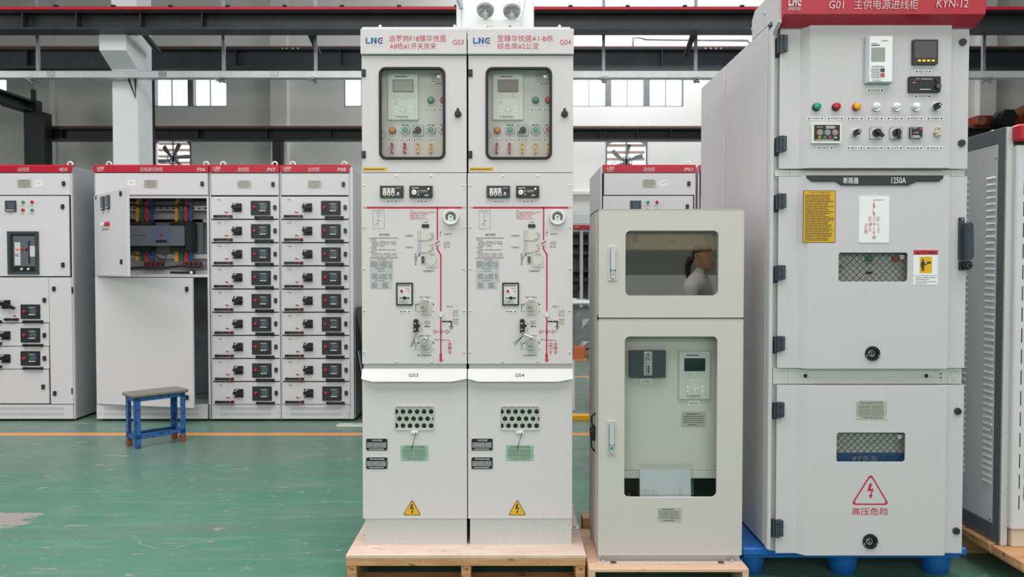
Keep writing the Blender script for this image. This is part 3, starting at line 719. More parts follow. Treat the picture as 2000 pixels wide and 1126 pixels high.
# incomer cabinets (4D3 and P01)
def incomer(F, lab, body, num):
    t = empty('breaker_cabinet', (F.P(50, 600)[0], RY + .45, 0), lab, 'cabinet', 'back row of cabinets')
    row_solid(F, -42, 143, t, 'paint_side' if num == '4D3' else 'paint_row'); row_header(F, -42, 139.4, body, num, t, 48, -27, 125); row_base(F, -40, 143, t)
    mb = MB('paint_row'); F.box(mb, -39, 338.5, 138, 380.5, .008, .016, .0015); up = mk('top_door', mb, t)
    plate(F, 35, 350, 62, 366.5, up, rows=4); lock(F, 126, 358.5, up)
    mb = MB('sticker'); F.poly(mb, [(68.5, 353), (83.5, 351), (85, 362), (69.5, 365.5)], .0088, .0008); mb.m('ink_soft'); F.ln(mb, [(73, 356), (76, 359), (81, 355)], .8, .0092); mk('paper_note', mb, up)
    mb = MB('paint_row'); F.box(mb, -39, 382.5, 136, 539, .008, .016, .0015); md = mk('middle_door', mb, t)
    mb = MB('hinge_grey'); F.box(mb, 12.6, 391.8, 33.6, 413, .022, .014, .001); mb.m('lcd_grey'); F.quad(mb, 17, 395, 30, 407, .0225); mb.m('ink_white'); F.dash(mb, 15, 409, 31, 411.5, 1, 2, out=.0225); mk('meter', mb, md)
    for x, y, m_ in ((47, 394.5, 'green_lamp'), (64.5, 394.5, 'red_lamp'), (46.6, 410, 'red_lamp'), (64.5, 410, 'green_lamp')):
        button(F, x, y, 3.1, m_, md, .008, .014, 'indicator_lamp')
        mb = MB('sticker'); F.box(mb, x - 7, y + 6, x + 7.4, y + 8.6, .009, .001, .0002); mb.m('ink'); F.dash(mb, x - 5, y + 6.6, x + 5, y + 8.2, 1, 7, out=.0095)
        for q in (-6.2, 6.6): F.cyl(mb, x + q, y + 7.3, .7, .0096, .001, 8)
        mk('name_tag', mb, md)
    lock(F, 124, 403.5, md); lock(F, 124.5, 517, md)
    mb = MB('sticker'); F.box(mb, 16, 415.5, 31, 418.5, .009, .001, .0002); mb.m('ink'); F.dash(mb, 18, 416, 29, 418, 1, 9, out=.0095); mk('name_tag', mb, md)
    # air circuit breaker looking through the door
    a, b, c, d = F.R(17, 451.6, 77.7, 535); i0, i1, i2, i3 = F.R(23, 457, 71, 530)
    mb = MB('hinge_grey'); mb.hole_plate(a, b, c, d, i0, i1, i2, i3, .008, F.Y - .02, F.Y - .005); mb.m('dark_panel'); mb.quad(i0, i1, i2, i3, F.Y - .0085)
    mb.m('ats_grey'); F.box(mb, 28, 461, 70, 520, .014, .006, .001)
    mb.m('plastic_pale'); F.box(mb, 31, 473, 42, 517.5, .017, .004, .0005); F.box(mb, 60, 480, 70.5, 501, .017, .004, .0005)
    mb.m('red_led'); F.quad(mb, 33, 486, 40, 488.6, .0176); mb.m('red_lamp'); F.cyl(mb, 46, 487, 2.6, .02, .006, 12); mb.m('black'); F.cyl(mb, 54, 487, 2.3, .02, .006, 12)
    F.box(mb, 58, 470, 60.5, 514, .019, .005, .0005); F.box(mb, 28, 521, 70, 528, .012, .003, .0005); mb.m('ink_soft'); F.dash(mb, 32, 495, 41, 501, 3, 4, out=.0176)
    mb.m('ink_white'); F.cyl(mb, 44.5, 525, 2.2, .02, .008, 10); F.cyl(mb, 57.5, 525, 2.2, .02, .008, 10)
    mk('circuit_breaker', mb, t)
    for y0, y1 in ((541.5, 629.5), (631, 675), (676.5, 719.5), (721, 787)):
        mb = MB('paint_row'); F.box(mb, -39, y0, 96.5, y1, .008, .016, .0015); dr = mk('drawer' if y1 < 720 else 'lower_door', mb, t)
        if y1 > 720: lock(F, 86, 754.5, dr); continue
        cy = {541.5: 593.5, 631: 654, 676.5: 699}[y0]; big = y0 < 600
        mk('rotary_switch', switch_mb(F, 13, cy, big), dr)
        my = {541.5: 594, 631: 640, 676.5: 685}[y0]
        mk('meter_panel', meter_mb(F, 42, my), dr); button(F, 49.5, my + 14, 3.1, 'red_lamp', dr)
        handle(F, 48, 86, my + 33.2, dr); handle(F, -32, 5.5, my + 30 if not big else 627, dr, True)
        lock(F, 88.5, my + 14 if not big else 585.5, dr)
        if big: mb = MB('sticker'); F.box(mb, 26, 613.5, 34, 618.5, .009, .001, .0002); mb.m('red_print'); F.quad(mb, 27, 615, 33, 618, .0095); mk('position_window', mb, dr); handle(F, 12, 38, 623, dr)
    mb = MB('paint_row'); F.box(mb, 98.5, 541.5, 142, 788, .008, .016, .0015); cd_ = mk('cable_door', mb, t)
    lock(F, 107, 563.5, cd_); lock(F, 108.7, 767, cd_)
    for y in (566, 763): mb = MB('black'); F.box(mb, 140.6, y - 6, 143, y + 6, .011, .01, .001); mk('hinge', mb, cd_)
    for px in (-18, 128.3): eyebolt(F, px, t)
    return t
incomer(Front(RY), 'low-voltage breaker cabinet with red header marked 4D3 at the left edge', '出线柜', '4D3')
incomer(Front(RY, RF.S(1215)), 'low-voltage breaker cabinet with red header marked P01 behind the glazed cabinet', '进线柜', 'P01')
# the sliver of the next cabinet right of P01
F = Front(RY, RF.S(1215)); t = empty('end_cabinet', (F.P(190, 600)[0], RY + .45, 0), 'red topped cabinet mostly hidden right of the cabinet marked P01', 'cabinet', 'back row of cabinets')
row_solid(F, 148, 240, t, 'paint_row'); mb = MB('red_header'); F.box(mb, 145.4, 322.5, 239, 336.5, .012, .07, .003); mk('header', mb, t)
for y0, y1 in ((338.5, 380.5), (382.5, 520), (522, 788)): mb = MB('paint_row'); F.box(mb, 151, y0, 238, y1, .008, .016, .0015); mk('door', mb, t)
row_base(F, 154, 240, t); eyebolt(F, 215, t)

# open changeover cabinet P06
F = RF; t = empty('changeover_cabinet', (F.P(297, 600)[0], RY + .45, 0), 'wide low-voltage cabinet marked P06 with both doors open on coloured busbars', 'cabinet', 'back row of cabinets')
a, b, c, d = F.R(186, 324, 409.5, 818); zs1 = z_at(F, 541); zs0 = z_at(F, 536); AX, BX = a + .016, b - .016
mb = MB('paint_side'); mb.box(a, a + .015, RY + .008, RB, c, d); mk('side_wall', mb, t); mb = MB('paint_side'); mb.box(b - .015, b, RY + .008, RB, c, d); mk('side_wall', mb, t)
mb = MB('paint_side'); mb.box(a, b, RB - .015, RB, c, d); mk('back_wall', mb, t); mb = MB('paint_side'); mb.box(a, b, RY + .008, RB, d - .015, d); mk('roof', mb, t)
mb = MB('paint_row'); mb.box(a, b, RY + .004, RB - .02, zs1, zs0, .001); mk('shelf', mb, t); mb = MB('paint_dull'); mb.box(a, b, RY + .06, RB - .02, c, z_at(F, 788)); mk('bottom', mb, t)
row_header(F, 184, 407.6, '双电源切换柜', 'P06', t, 297, 198, 394.5); row_base(F, 189, 405.5, t)
mb = MB('paint_row'); F.box(mb, 187, 338, 406.5, 380.5, .008, .016, .0015); up = mk('top_door', mb, t)
plate(F, 282, 351, 308.7, 367, up, rows=4); lock(F, 396, 359, up)
mb = MB('sticker'); F.poly(mb, [(249.5, 352), (265.5, 351), (265, 363), (249, 362.5)], .0088, .0008); mb.m('ink_soft'); F.ln(mb, [(255, 355), (257.5, 358), (260, 354.5)], .7, .0092); mk('paper_note', mb, up)
for x0, x1 in ((186.3, 190), (405.5, 409)):
    mb = MB('paint_row'); p_ = F.R(x0, 382, x1, 789); mb.box(p_[0], p_[1], RY + .002, RY + .04, p_[2], p_[3], .001); mk('frame_post', mb, t)
mb = MB('paint_row'); p_ = F.R(190, 381.5, 405, 386.5); mb.box(p_[0], p_[1], RY + .004, RY + .05, p_[2], p_[3]); mk('frame_rail', mb, t)
for px in (205, 396.5): eyebolt(F, px, t)
hx = F.P(188, 460)[0]
xf = Matrix.Translation((hx, RY, 0)) @ Matrix.Rotation(math.radians(-48.8), 4, 'Z') @ Matrix.Translation((-hx, -RY, 0))
mb = MB('paint_row'); F.box(mb, 188, 382, 402, 537.5, .008, .02, .0015); dr = mk('upper_door', mb, t, xf)
for x0 in (240, 275):
    mb = MB('hinge_grey'); F.box(mb, x0, 388, x0 + 20, 414, .022, .014, .001); mb.m('lcd_grey'); F.quad(mb, x0 + 3, 392, x0 + 17, 406, .0225); mb.m('ink_white'); F.dash(mb, x0 + 3, 409, x0 + 17, 412, 1, 2, out=.0225); mk('meter', mb, dr, xf)
    mb = MB('ink_soft'); F.dash(mb, x0 + 5, 417, x0 + 16, 420, 1, 3, out=.0085); mk('caption', mb, dr, xf)
for i, m_ in enumerate(('white_plastic', 'white_plastic', 'red_lamp', 'red_lamp')):
    mb = MB(m_); F.cyl(mb, 244 + i * 14, 441, 4, .026, .018, 16); mk('indicator_lamp', mb, dr, xf)
mb = MB('ink'); F.dash(mb, 238, 449, 294, 452, 1, 3, out=.0085); mk('caption', mb, dr, xf)
mb = MB('hinge_grey'); F.box(mb, 191, 383.5, 200, 390, .0095, .002, .0005); mk('maker_tag', mb, dr, xf)
for y in (391, 512): lock(F, 368, y, dr, xf=xf)
xf = Matrix.Translation((hx, RY, 0)) @ Matrix.Rotation(math.radians(-12.8), 4, 'Z') @ Matrix.Translation((-hx, -RY, 0))
mb = MB('paint_row'); F.box(mb, 188, 542, 402, 788, .008, .02, .0015); dr = mk('lower_door', mb, t, xf)
for y in (563, 768): lock(F, 390, y, dr, xf=xf)
# switch and busbars inside
Fi = Front(RY + .25)
mb = MB('galvanised_dark'); Fi.box(mb, 245, 428, 397, 495, 0, .02, .002); mk('mounting_plate', mb, t)
mb = MB('ats_grey'); Fi.box(mb, 256, 442, 372, 481, .13, .13, .006); sw = mk('transfer_switch', mb, t)
Fs_ = Front(RY + .12)
mb = MB('ats_blue'); Fs_.quad(mb, 294, 444, 334, 474, .0006); mb.m('ats_grey'); Fs_.oring(mb, 315, 459, 8, 1.2, .001); mb.m('red_lamp'); Fs_.cyl(mb, 315, 458, 2.4, .006, .006, 14); mb.m('red_ink'); Fs_.dash(mb, 311, 463.5, 318, 465, 1, out=.001); mb.m('black'); Fs_.box(mb, 304, 468, 326, 473, .004, .004, .001)
mb.m('ink'); Fs_.dash(mb, 262, 458, 287, 460.5, 1, 6, out=.001); Fs_.dash(mb, 262, 446, 270, 448, 1, 6, out=.001); mk('switch_face', mb, sw)['kind'] = 'stuff'
mb = MB('black'); Fi.box(mb, 372, 436, 386, 490, .12, .12, .004); mk('switch_end', mb, sw)
for x0 in (264, 340):
    for y0, y1 in ((433, 441), (482, 491)): mb = MB('black'); Fi.box(mb, x0, y0, x0 + 40, y1, .1, .1, .003); mk('terminal_block', mb, sw)
for x0, x1, y0, y1 in ((190, 405, 402, 411), (190, 405, 428, 434), (190, 405, 496, 505), (190, 405, 528, 536)):
    mb = MB('galvanised'); o_ = .0 if y0 != 402 else .02; mb.box(AX, BX, Fi.Y - o_, Fi.Y - o_ + .02, z_at(Fi, y1), z_at(Fi, y0), .002)
    if y0 == 402:
        mb.m('void')
        for i in range(16): Fi.box(mb, 226 + i * 12.4, 405.5, 233 + i * 12.4, 408, .0205, .001, 0)
    mk('cross_rail', mb, t)
for x0 in (273.4, 349.4):
    for i, m_ in enumerate(('yellow_bar', 'green_bar', 'pink_bar', 'blue_bar')):
        x = x0 + i * 9.3; s_ = (3.5, -2, 3.5, -2)[i]
        mb = MB(m_); Fi.poly(mb, [(x - 3, 433), (x + 3, 433), (x + 3, 398), (x + 3 + s_, 386), (x - 3 + s_, 386), (x - 3, 398)], .05, .012); mk('busbar', mb, t); mb = MB(m_); Fi.poly(mb, [(x - 3.2, 491), (x + 3.2, 491), (x + 3.2, 510), (x - 3.2, 510)], .05, .012); mk('busbar', mb, t)
        mb = MB('copper'); Fi.cyl(mb, x + 1, 406, 1.5, .062, .012, 8); mk('busbar_bolt', mb, t)
for x0 in (287, 361):
    for i in range(4): mb = MB('copper_red'); Fi.box(mb, x0 + i * 9.3, 511, x0 + i * 9.3 + 7.6, 522, .06, .05, .003); mk('current_transformer', mb, t)
def cable(pts, r=.008, parent=None, F=Fi, out=.1): mb = MB('black'); mb.tube([(F.P(*p_)[0], F.Y - out, F.P(*p_)[1]) for p_ in pts], r, 8); return mk('cable', mb, parent)
cable([(232, 404), (240, 405), (265, 402), (300, 404), (345, 404), (365, 400), (378, 406)], .01, t); cable([(232, 522), (250, 524), (290, 522), (330, 523), (360, 519), (404, 521)], .012, t)
cable([(250, 495), (280, 499), (320, 495), (336, 499), (330, 508), (318, 503), (310, 496)], .006, t); cable([(262, 410), (260, 420), (270, 430)], .004, t); cable([(300, 410), (312, 412), (306, 420)], .004, t)
mb = MB('black'); Fi.rbox(mb, 345, 529.5, 393, 534, 2, .14, .02); Fi.cyl(mb, 388, 531.5, 4.5, .16, .03, 14); mb.m('ink_white'); Fi.cyl(mb, 388, 531.5, 2.8, .163, .003, 14); mk('operating_lever', mb, t)
mb = MB('paint_row'); mb.box(AX, BX, Fi.Y + .1, Fi.Y + .11, zs0 + .002, z_at(F, 386)); mb.m('paint_dull'); mb.box(AX, BX, Fi.Y + .3, Fi.Y + .31, z_at(F, 787), zs1 - .002); mk('back_plate', mb, t)
for y in (668, 770): mb = MB('galvanised_dark'); mb.box(AX, BX, Fi.Y, Fi.Y + .03, z_at(Fi, y + 5), z_at(Fi, y), .001); mk('cross_rail', mb, t)

# dark sheets leaning on the end of the row, offcut on the floor
def lean(name, lab, xt, yt, xb, yb, Y0, Y1, th, m):
    p0 = Front(Y0).P(xt, yt); p1 = Front(Y0).P(xb, yb); dx, dz = p1[0] - p0[0], p1[1] - p0[1]; k = (0.004 - p1[1]) / dz; q = (p1[0] + dx * k, .004)
    nx, nz = -dz, dx; L = math.hypot(nx, nz); nx, nz = nx / L * th, nz / L * th
    mb = MB(m); mb.prism([p0, (p0[0] + nx, p0[1] + nz), (q[0] + nx, .004), q], Y0, Y1); return mk(name, mb, None, label=lab, cat='sheet metal', group='sheets leaning on the row end')
lean('leaning_sheet', 'tall dark sheet leaning on the cabinet marked P08, topmost edge', 693.5, 601, 708, 668, 6.70, 7.5, .006, 'dark_panel')
lean('leaning_sheet', 'shorter dark sheet leaning left of its twin beside the P08 cabinet', 693.5, 687, 707, 758, 6.67, 7.4, .006, 'dark_panel')
lean('leaning_sheet', 'shorter grey sheet leaning right of its twin beside the P08 cabinet', 698, 686, 710.5, 758, 6.64, 7.4, .012, 'galvanised_dark')
mb = MB('galvanised'); p_ = Front(6.55).R(659, 820, 760, 826); mb.box(p_[0], p_[1], 6.5, 6.6, 0, .018, .003); mk('metal_strip', mb, None, label='pale metal strip lying on the floor at the end of the back row', cat='metal strip')
# ================================================================ blue stool
def rot_xf(c, ang): return Matrix.Translation((c[0], c[1], 0)) @ Matrix.Rotation(ang, 4, 'Z')
xf = rot_xf((-2.678, 5.905), math.radians(47))
t = empty('step_stool', (-2.678, 5.905, 0), 'worn blue steel stool with a grey board seat and rusty feet', 'stool')
L2, W2 = .185, .088
mb = MB('seat_board'); mb.box(-L2 - .02, L2 + .02, -W2 - .02, W2 + .02, .375, .402, .008); mk('seat', mb, t, xf)
for sx in (-1, 1):
    for sy in (-1, 1):
        mb = MB('stool_blue'); x, y = sx * L2, sy * W2; z0 = .052 if not (sx < 0 and sy < 0) else 0
        mb.box(x, x - sx * .038, y, y - sy * .005, z0, .375); mb.box(x, x - sx * .005, y, y - sy * .038, z0, .375); lg = mk('leg', mb, t, xf)
        if z0: mb = MB('rust'); mb.box(x + sx * .002, x - sx * .036, y + sy * .002, y - sy * .036, 0, .055, .003); mk('rusty_foot', mb, lg, xf)
for z0, z1 in ((.345, .375), (.068, .1)):
    for sy in (-1, 1): mb = MB('stool_blue'); mb.box(-L2 + .005, L2 - .005, sy * W2, sy * W2 - sy * .005, z0, z1); mb.box(-L2 + .005, L2 - .005, sy * W2, sy * W2 - sy * .03, z1 - .004, z1); mk('side_rail', mb, t, xf)
    for sx in (-1, 1): mb = MB('stool_blue'); mb.box(sx * L2, sx * L2 - sx * .005, -W2 + .005, W2 - .005, z0, z1); mb.box(sx * L2, sx * L2 - sx * .03, -W2 + .005, W2 - .005, z1 - .004, z1); mk('end_rail', mb, t, xf)

# ================================================================ pair of gas-insulated cabinets
GY = 3.36
def relay(F, x0, y0, x1, y1, parent, lcd, name='protection_relay', body='plastic_grey'):
    mb = MB(body); F.box(mb, x0, y0, x1, y1, .012, .014, .002); w_, h = x1 - x0, y1 - y0
    U = lambda u: x0 + u * w_
    V = lambda v: y0 + v * h
    mb.m('plastic_pale'); F.box(mb, U(.1), V(.02), U(.115), V(.98), .0128, .001, 0); F.box(mb, U(.885), V(.02), U(.9), V(.98), .0128, .001, 0)
    mb.m('dark_panel'); F.box(mb, U(.165), V(.145), U(.84), V(.415), .0135, .002, .0005); mb.m(lcd); F.quad(mb, U(.185), V(.16), U(.82), V(.4), .0139)
    mb.m('ink_soft'); F.dash(mb, U(.24), V(.07), U(.76), V(.1), 1, 4, out=.0126, fill=.9)
    for r in (.45, .475, .5, .525, .545):
        for i in range(11):
            u = .16 + i * .068; s_ = .012 if r in (.475, .525) else .018
            if (i * 7 + int(r * 100)) % 5: F.quad(mb, U(u), V(r), U(u + s_ * 1.6), V(r + .008), .0126)
    mb.m('plastic_pale'); F.rbox(mb, U(.2), V(.58), U(.33), V(.665), .6, .0134, .0014)
    cx, cy = .5, .775
    F.poly(mb, [(U(cx - .16), V(cy)), (U(cx), V(cy - .105)), (U(cx + .16), V(cy)), (U(cx), V(cy + .105))], .0132, .001)
    mb.m('white_plastic')
    for du, dv in ((-.11, 0), (.11, 0), (0, -.072), (0, .072)): F.rbox(mb, U(cx + du - .04), V(cy + dv - .026), U(cx + du + .04), V(cy + dv + .026), .9, .0142, .0014)
    F.rbox(mb, U(cx - .045), V(cy - .03), U(cx + .045), V(cy + .03), 1, .0146, .0014)
    for u in (.235, .7):
        for v in (.715, .795): F.rbox(mb, U(u), V(v), U(u + .085), V(v + .052), .7, .0138, .0014)
    mb.m('ink')
    for pts in (((-.13, 0), (-.1, -.012), (-.1, .012)), ((.13, 0), (.1, -.012), (.1, .012)), ((0, -.085), (-.02, -.065), (.02, -.065)), ((0, .085), (-.02, .065), (.02, .065))):
        mb.flat([F.P(U(cx + a_), V(cy + b_)) for a_, b_ in pts], F.Y - .0145)
    F.dash(mb, U(.32), V(.915), U(.8), V(.94), 1, 3, out=.0126); F.dash(mb, U(.32), V(.955), U(.8), V(.965), 1, 8, out=.0126)
    mb.m('red_ink'); F.ln(mb, [(U(.24), V(.91)), (U(.29), V(.91)), (U(.29), V(.95)), (U(.24), V(.95)), (U(.24), V(.91))], .5, .0126); F.dash(mb, U(cx - .02), V(cy - .006), U(cx + .02), V(cy + .008), 1, out=.0149)
    return mk(name, mb, parent)
def lamp(F, px, py, r, m, parent, collar='dark_panel', guard=False, name='indicator_lamp'):
    mb = MB('handle_grey' if guard else collar)
    if guard:
        F.cyl(mb, px, py, r * 1.22, .012, .012, 24); mb.m('hinge_grey'); F.box(mb, px - r * .9, py - r * 1.5, px + r * .9, py - r * 1.0, .01, .01, .001)
        F.poly(mb, [(px - r * 1.3, py - .6 * r), (px - r * 1.05, py - .8 * r), (px - r * .95, py + .9 * r), (px - r * 1.25, py + .7 * r)], .008, .008); F.poly(mb, [(px + r * 1.3, py - .6 * r), (px + r * 1.05, py - .8 * r), (px + r * .95, py + .9 * r), (px + r * 1.25, py + .7 * r)], .008, .008)
        mb.m('rod'); F.cyl(mb, px, py, r * 1.0, .015, .004, 24); mb.m(m); F.cyl(mb, px, py, r * .82, .017, .004, 20); F.dome(mb, px, py, r * .82, .017, .002, 20)
    else:
        F.cyl(mb, px, py, r, .01, .01, 24); mb.m(m); F.cyl(mb, px, py, r * .84, .017, .008, 20); F.dome(mb, px, py, r * .84, .017, .004, 20)
    return mk(name, mb, parent)
def cam_switch(F, x0, y0, x1, y1, parent, ang):
    mb = MB('plastic_pale'); F.rbox(mb, x0, y0, x1, y1, 2, .006, .006); mb.m('dark_panel'); cx, cy, r = (x0 + x1) / 2, (y0 + y1) / 2, (x1 - x0) * .3
    a, b, d, e = F.R(x0, y0, x1, y1); q = F.S(.6); mb.ring(rr(a, b, d, e, F.S(2), 4), rr(a + q, b - q, d + q, e - q, F.S(1.6), 4), F.Y - .0064, F.Y - .0058)
    F.cyl(mb, cx, cy, r, .022, .016, 24); mb.m('black')
    c, s_ = math.cos(ang), math.sin(ang); L, h = r * 1.7, r * .42
    F.poly(mb, [(cx - c * r * .7 + s_ * h, cy - s_ * r * .7 - c * h), (cx + c * L + s_ * h * .8, cy + s_ * L - c * h * .8), (cx + c * L - s_ * h * .8, cy + s_ * L + c * h * .8), (cx - c * r * .7 - s_ * h, cy - s_ * r * .7 + c * h)], .034, .014)
    mb.m('ink_soft'); F.dash(mb, x0 + 1.5, y0 + 2, x0 + 5, y0 + 4, 1, out=.0064); F.dash(mb, x1 - 5, y0 + 3, x1 - 1.5, y0 + 5, 1, out=.0064)
    return mk('cam_switch', mb, parent)
def link_plate(F, px, y0, y1, m, parent):
    mb = MB(m); h = y1 - y0
    for y in (y0 + h * .12, y1 - h * .14): F.cyl(mb, px, y, h * .12, .02, .02, 14); F.dome(mb, px, y, h * .1, .02, .004, 12)
    F.box(mb, px - h * .1, y0 + h * .3, px + h * .1, y0 + h * .62, .026, .026, .001); F.box(mb, px - h * .05, y0 + h * .1, px + h * .05, y1 - h * .1, .012, .008, .0005)
    mb.m('steel'); F.ln(mb, [(px + h * .06, y1 - h * .3), (px + h * .14, y1 - h * .2)], .7, .0262)
    return mk('link_plate', mb, parent)
def warn_triangle(F, cx, y0, y1, x0, x1, parent, out=.001):
    def tri(k):     # rounded triangle, shrunk by k
        cy = (y0 * 1 + y1 * 2) / 3; P = [(cx, y0), (x1, y1), (x0, y1)]; P = [(cx + (x - cx) * k, cy + (y - cy) * k) for x, y in P]; pts = []
        for i in range(3):
            a, b, c = P[i - 1], P[i], P[(i + 1) % 3]
            for s_ in range(5):
                u = s_ / 4; r = .13
                q0 = (b[0] + (a[0] - b[0]) * r, b[1] + (a[1] - b[1]) * r); q1 = (b[0] + (c[0] - b[0]) * r, b[1] + (c[1] - b[1]) * r)
                pts.append(((1 - u) ** 2 * q0[0] + 2 * u * (1 - u) * b[0] + u * u * q1[0], (1 - u) ** 2 * q0[1] + 2 * u * (1 - u) * b[1] + u * u * q1[1]))
        return [F.P(*q) for q in pts]
    return tri
def bolt_poly(F, cx, cy, h):
    k = h / 20
    return [[(cx - 1 * k, cy - 10 * k), (cx + 2.6 * k, cy - 10 * k), (cx + .2 * k, cy - 2.6 * k), (cx + 4.6 * k, cy - 3.6 * k), (cx + 1.4 * k, cy + 5 * k), (cx + .2 * k, cy + 4.8 * k), (cx + 1.6 * k, cy - .8 * k), (cx - 3.8 * k, cy + .4 * k)],
            [(cx - 1.6 * k, cy + 4.2 * k), (cx + 3.4 * k, cy + 5 * k), (cx + .2 * k, cy + 10 * k)]]
def gis_cabinet(idx):
    F = Front(GY, .4514 * idx); num = ('G03', 'G04')[idx]
    lab = ('tall gas-insulated switchgear cabinet marked G03, left of the pair on the wooden pallet', 'tall gas-insulated switchgear cabinet marked G04, right of the pair on the wooden pallet')[idx]
    t = empty('switchgear_cabinet', (F.P(809, 500)[0], GY + .4, z_at(F, 1064)), lab, 'cabinet', 'gas-insulated cabinet pair')
    a, b, c, d = F.R(709.5, 60, 910.5, 1012); zb = z_at(F, 1063.5); GB = GY + .85; zd = z_at(F, 337)
    # shell: lower solid part, hollow instrument compartment above it
    mb = MB('paint'); mb.box(a, b, GY + .012, GB, z_at(F, 1013), zd - .003, .002)
    mb.box(a, a + .003, GY + .012, GB, zd - .003, d); mb.box(b - .003, b, GY + .012, GB, zd - .003, d); mb.box(a, b, GB - .003, GB, zd - .003, d); mb.box(a, b, GY + .012, GB, d - .003, d); mk('body', mb, t)
    mb = MB('galvanised'); mb.box(a + .002, F.P(912, 1040)[0] - .0012, GY + .004, GB - .01, zb, z_at(F, 1012)); mk('base_skirt', mb, t)
    # header
    mb = MB('paint'); F.box(mb, 705.3, 58, 911.7, 107.3, .016, .06, .002); hd = mk('header', mb, t)
    Fh = Front(GY - .016, .4514 * idx)
    mb = MB('blue_ink'); logo(Fh, mb, 714.5, 73.5, 747.5, 85.3, 'blue_ink', 'red_print', .0006); mk('logo', mb, hd)
    mb = MB('silver_ink'); mb.m('label_grey')
    for s_, x in (('LEI', 716), ('NUO', 728.5), ('ER', 740.5)): Fh.text(mb, s_, x, 87.2, x + (6.5 if s_ == 'NUO' else 5), 90)
    mk('small_lettering', mb, hd)
    mb = MB('red_print')
    lines = (('由罗岗F18臻华悦居', 761, 68.5, 871, 81.5), ('A8栋#1开关房来', 761, 83.5, 852, 96), ('G03', 884, 77.6, 905.5, 87.2)) if idx == 0 else (('至臻华悦居A1-B栋', 762, 68.5, 870.5, 81.5), ('综合房#2公变', 762, 83.5, 843, 96), ('G04', 884, 77.6, 905.5, 87.2))
    for s_, x0, y0, x1, y1 in lines: mb = MB('red_print'); Fh.text(mb, s_, x0, y0, x1, y1, bold=-.004); mk('lettering', mb, hd)
    p_ = Front(GY + .1).R(711, 51, 910, 60)
    mb = MB('galvanised'); mb.box(p_[0] + F.dx, p_[1] + F.dx, GY + .05, GY + .75, d, z_at(Front(GY + .05), 52.5), .002); rl = mk('top_rail', mb, t)
    for px in (738, 886): x = F.P(px, 51)[0]; mb = MB('white_plastic'); mb.dome(x, z_at(Front(GY + .06), 51.5), .007, GY + .06, .008, 10); mk('rail_bolt', mb, rl)
    # upper door with its gasketed window
    a, b, c, d = F.R(707, 109, 911.3, 336.5); h0, h1, h2, h3 = F.R(743, 134, 867.5, 309)
    mb = MB('paint'); mb.hole_plate(a, b, c, d, h0, h1, h2, h3, F.S(11), GY - .002, GY + .012); ud = mk('upper_door', mb, t)
    mb = MB('paint'); q = .0015
    for r_ in ((a, b, d - q, d), (a, b, c, c + q), (a, a + q, c, d), (b - q, b, c, d)): mb.box(r_[0], r_[1], GY - .003, GY, r_[2], r_[3])
    mk('door_rim', mb, ud)
    g = F.S(2.6); mb = MB('rubber'); A = rr(h0 - g, h1 + g, h2 - g, h3 + g, F.S(13.5), 6); B = rr(h0 + g, h1 - g, h2 + g, h3 - g, F.S(9), 6); A2 = rr(h0 - g * .6, h1 + g * .6, h2 - g * .6, h3 + g * .6, F.S(13), 6); B2 = rr(h0 + g * .6, h1 - g * .6, h2 + g * .6, h3 - g * .6, F.S(9.4), 6)
    mb.ring(A, B, GY - .007, GY - .002); mb.ring(A2, B2, GY - .012, GY - .007); mk('window_gasket', mb, ud)
    mb = MB('glass_clear'); mb.box(h0, h1, GY + .003, GY + .006, h2, h3); mk('window_glass', mb, ud)
    mb = MB('ink_white'); F.cyl(mb, 856, 149, 2.6, -.0025, .0004, 14); F.quad(mb, 859.5, 147.5, 860.6, 152, -.0025); F.quad(mb, 859.5, 144.6, 860.6, 146.4, -.0025); mk('certification_mark', mb, ud)
    for y0 in (136, 295):
        mb = MB('black'); F.box(mb, 706.5, y0, 714.6, y0 + 14, .009, .012, .001); mb.m('dark_panel'); F.box(mb, 708, y0 + 3, 712.5, y0 + 11, .0105, .002, .0005); mk('hinge', mb, ud)
    mb = MB('black'); F.cyl(mb, 894.5, 223, 7, .016, .016, 24, r0=6.2); F.box(mb, 892.4, 212, 896.6, 221, .014, .012, .001); F.cyl(mb, 894.5, 223, 4, .022, .01, 20); mb.m('dark_panel'); F.ln(mb, [(892, 226), (897, 220)], 1.6, .0224); mk('door_lock', mb, ud)
    mb = MB('yellow'); F.rbox(mb, 709.5, 327, 755.7, 333.6, 1.2, .0028, .0006); mb.m('ink'); F.dash(mb, 711, 329, 754, 331.8, 1, 5 + idx, out=.0031); mk('warning_sticker', mb, ud)
    # instrument panel behind the window
    Y2 = GY + .062; Fp = Front(Y2, .4514 * idx)
    pa, pb, pc, pd = F.R(712, 112, 908, 334); mb = MB('inner_panel'); mb.box(pa, pb, Y2, Y2 + .004, pc, pd); ip = mk('instrument_panel', mb, t)
    relay(Fp, 758.2, 143.3, 817.2, 235, ip, 'lcd' if idx == 0 else 'lcd_reflection')
    plate(Fp, 839.5, 140, 882, 166, ip, 'plate_steel', .0, 4, 3, cols=2, name='rating_plate')
    lamp(Fp, 841.7, 195.7, 6.7, 'green_dull' if idx == 0 else 'green_lamp', ip); lamp(Fp, 866.5, 195.7, 6.7, 'red_dull' if idx == 0 else 'red_lamp', ip)
    lamp(Fp, 767.3, 254.8, 6.8, 'orange', ip, 'rust'); lamp(Fp, 792, 254.3, 6.8, 'green_dull', ip, guard=True, name='push_button'); lamp(Fp, 841.7, 254.3, 6.8, 'green_dull', ip, guard=True, name='push_button'); lamp(Fp, 867, 254.3, 6.8, 'red_dull', ip, guard=True, name='push_button')
    cam_switch(Fp, 806.2, 244, 828, 265.7, ip, math.radians(140))
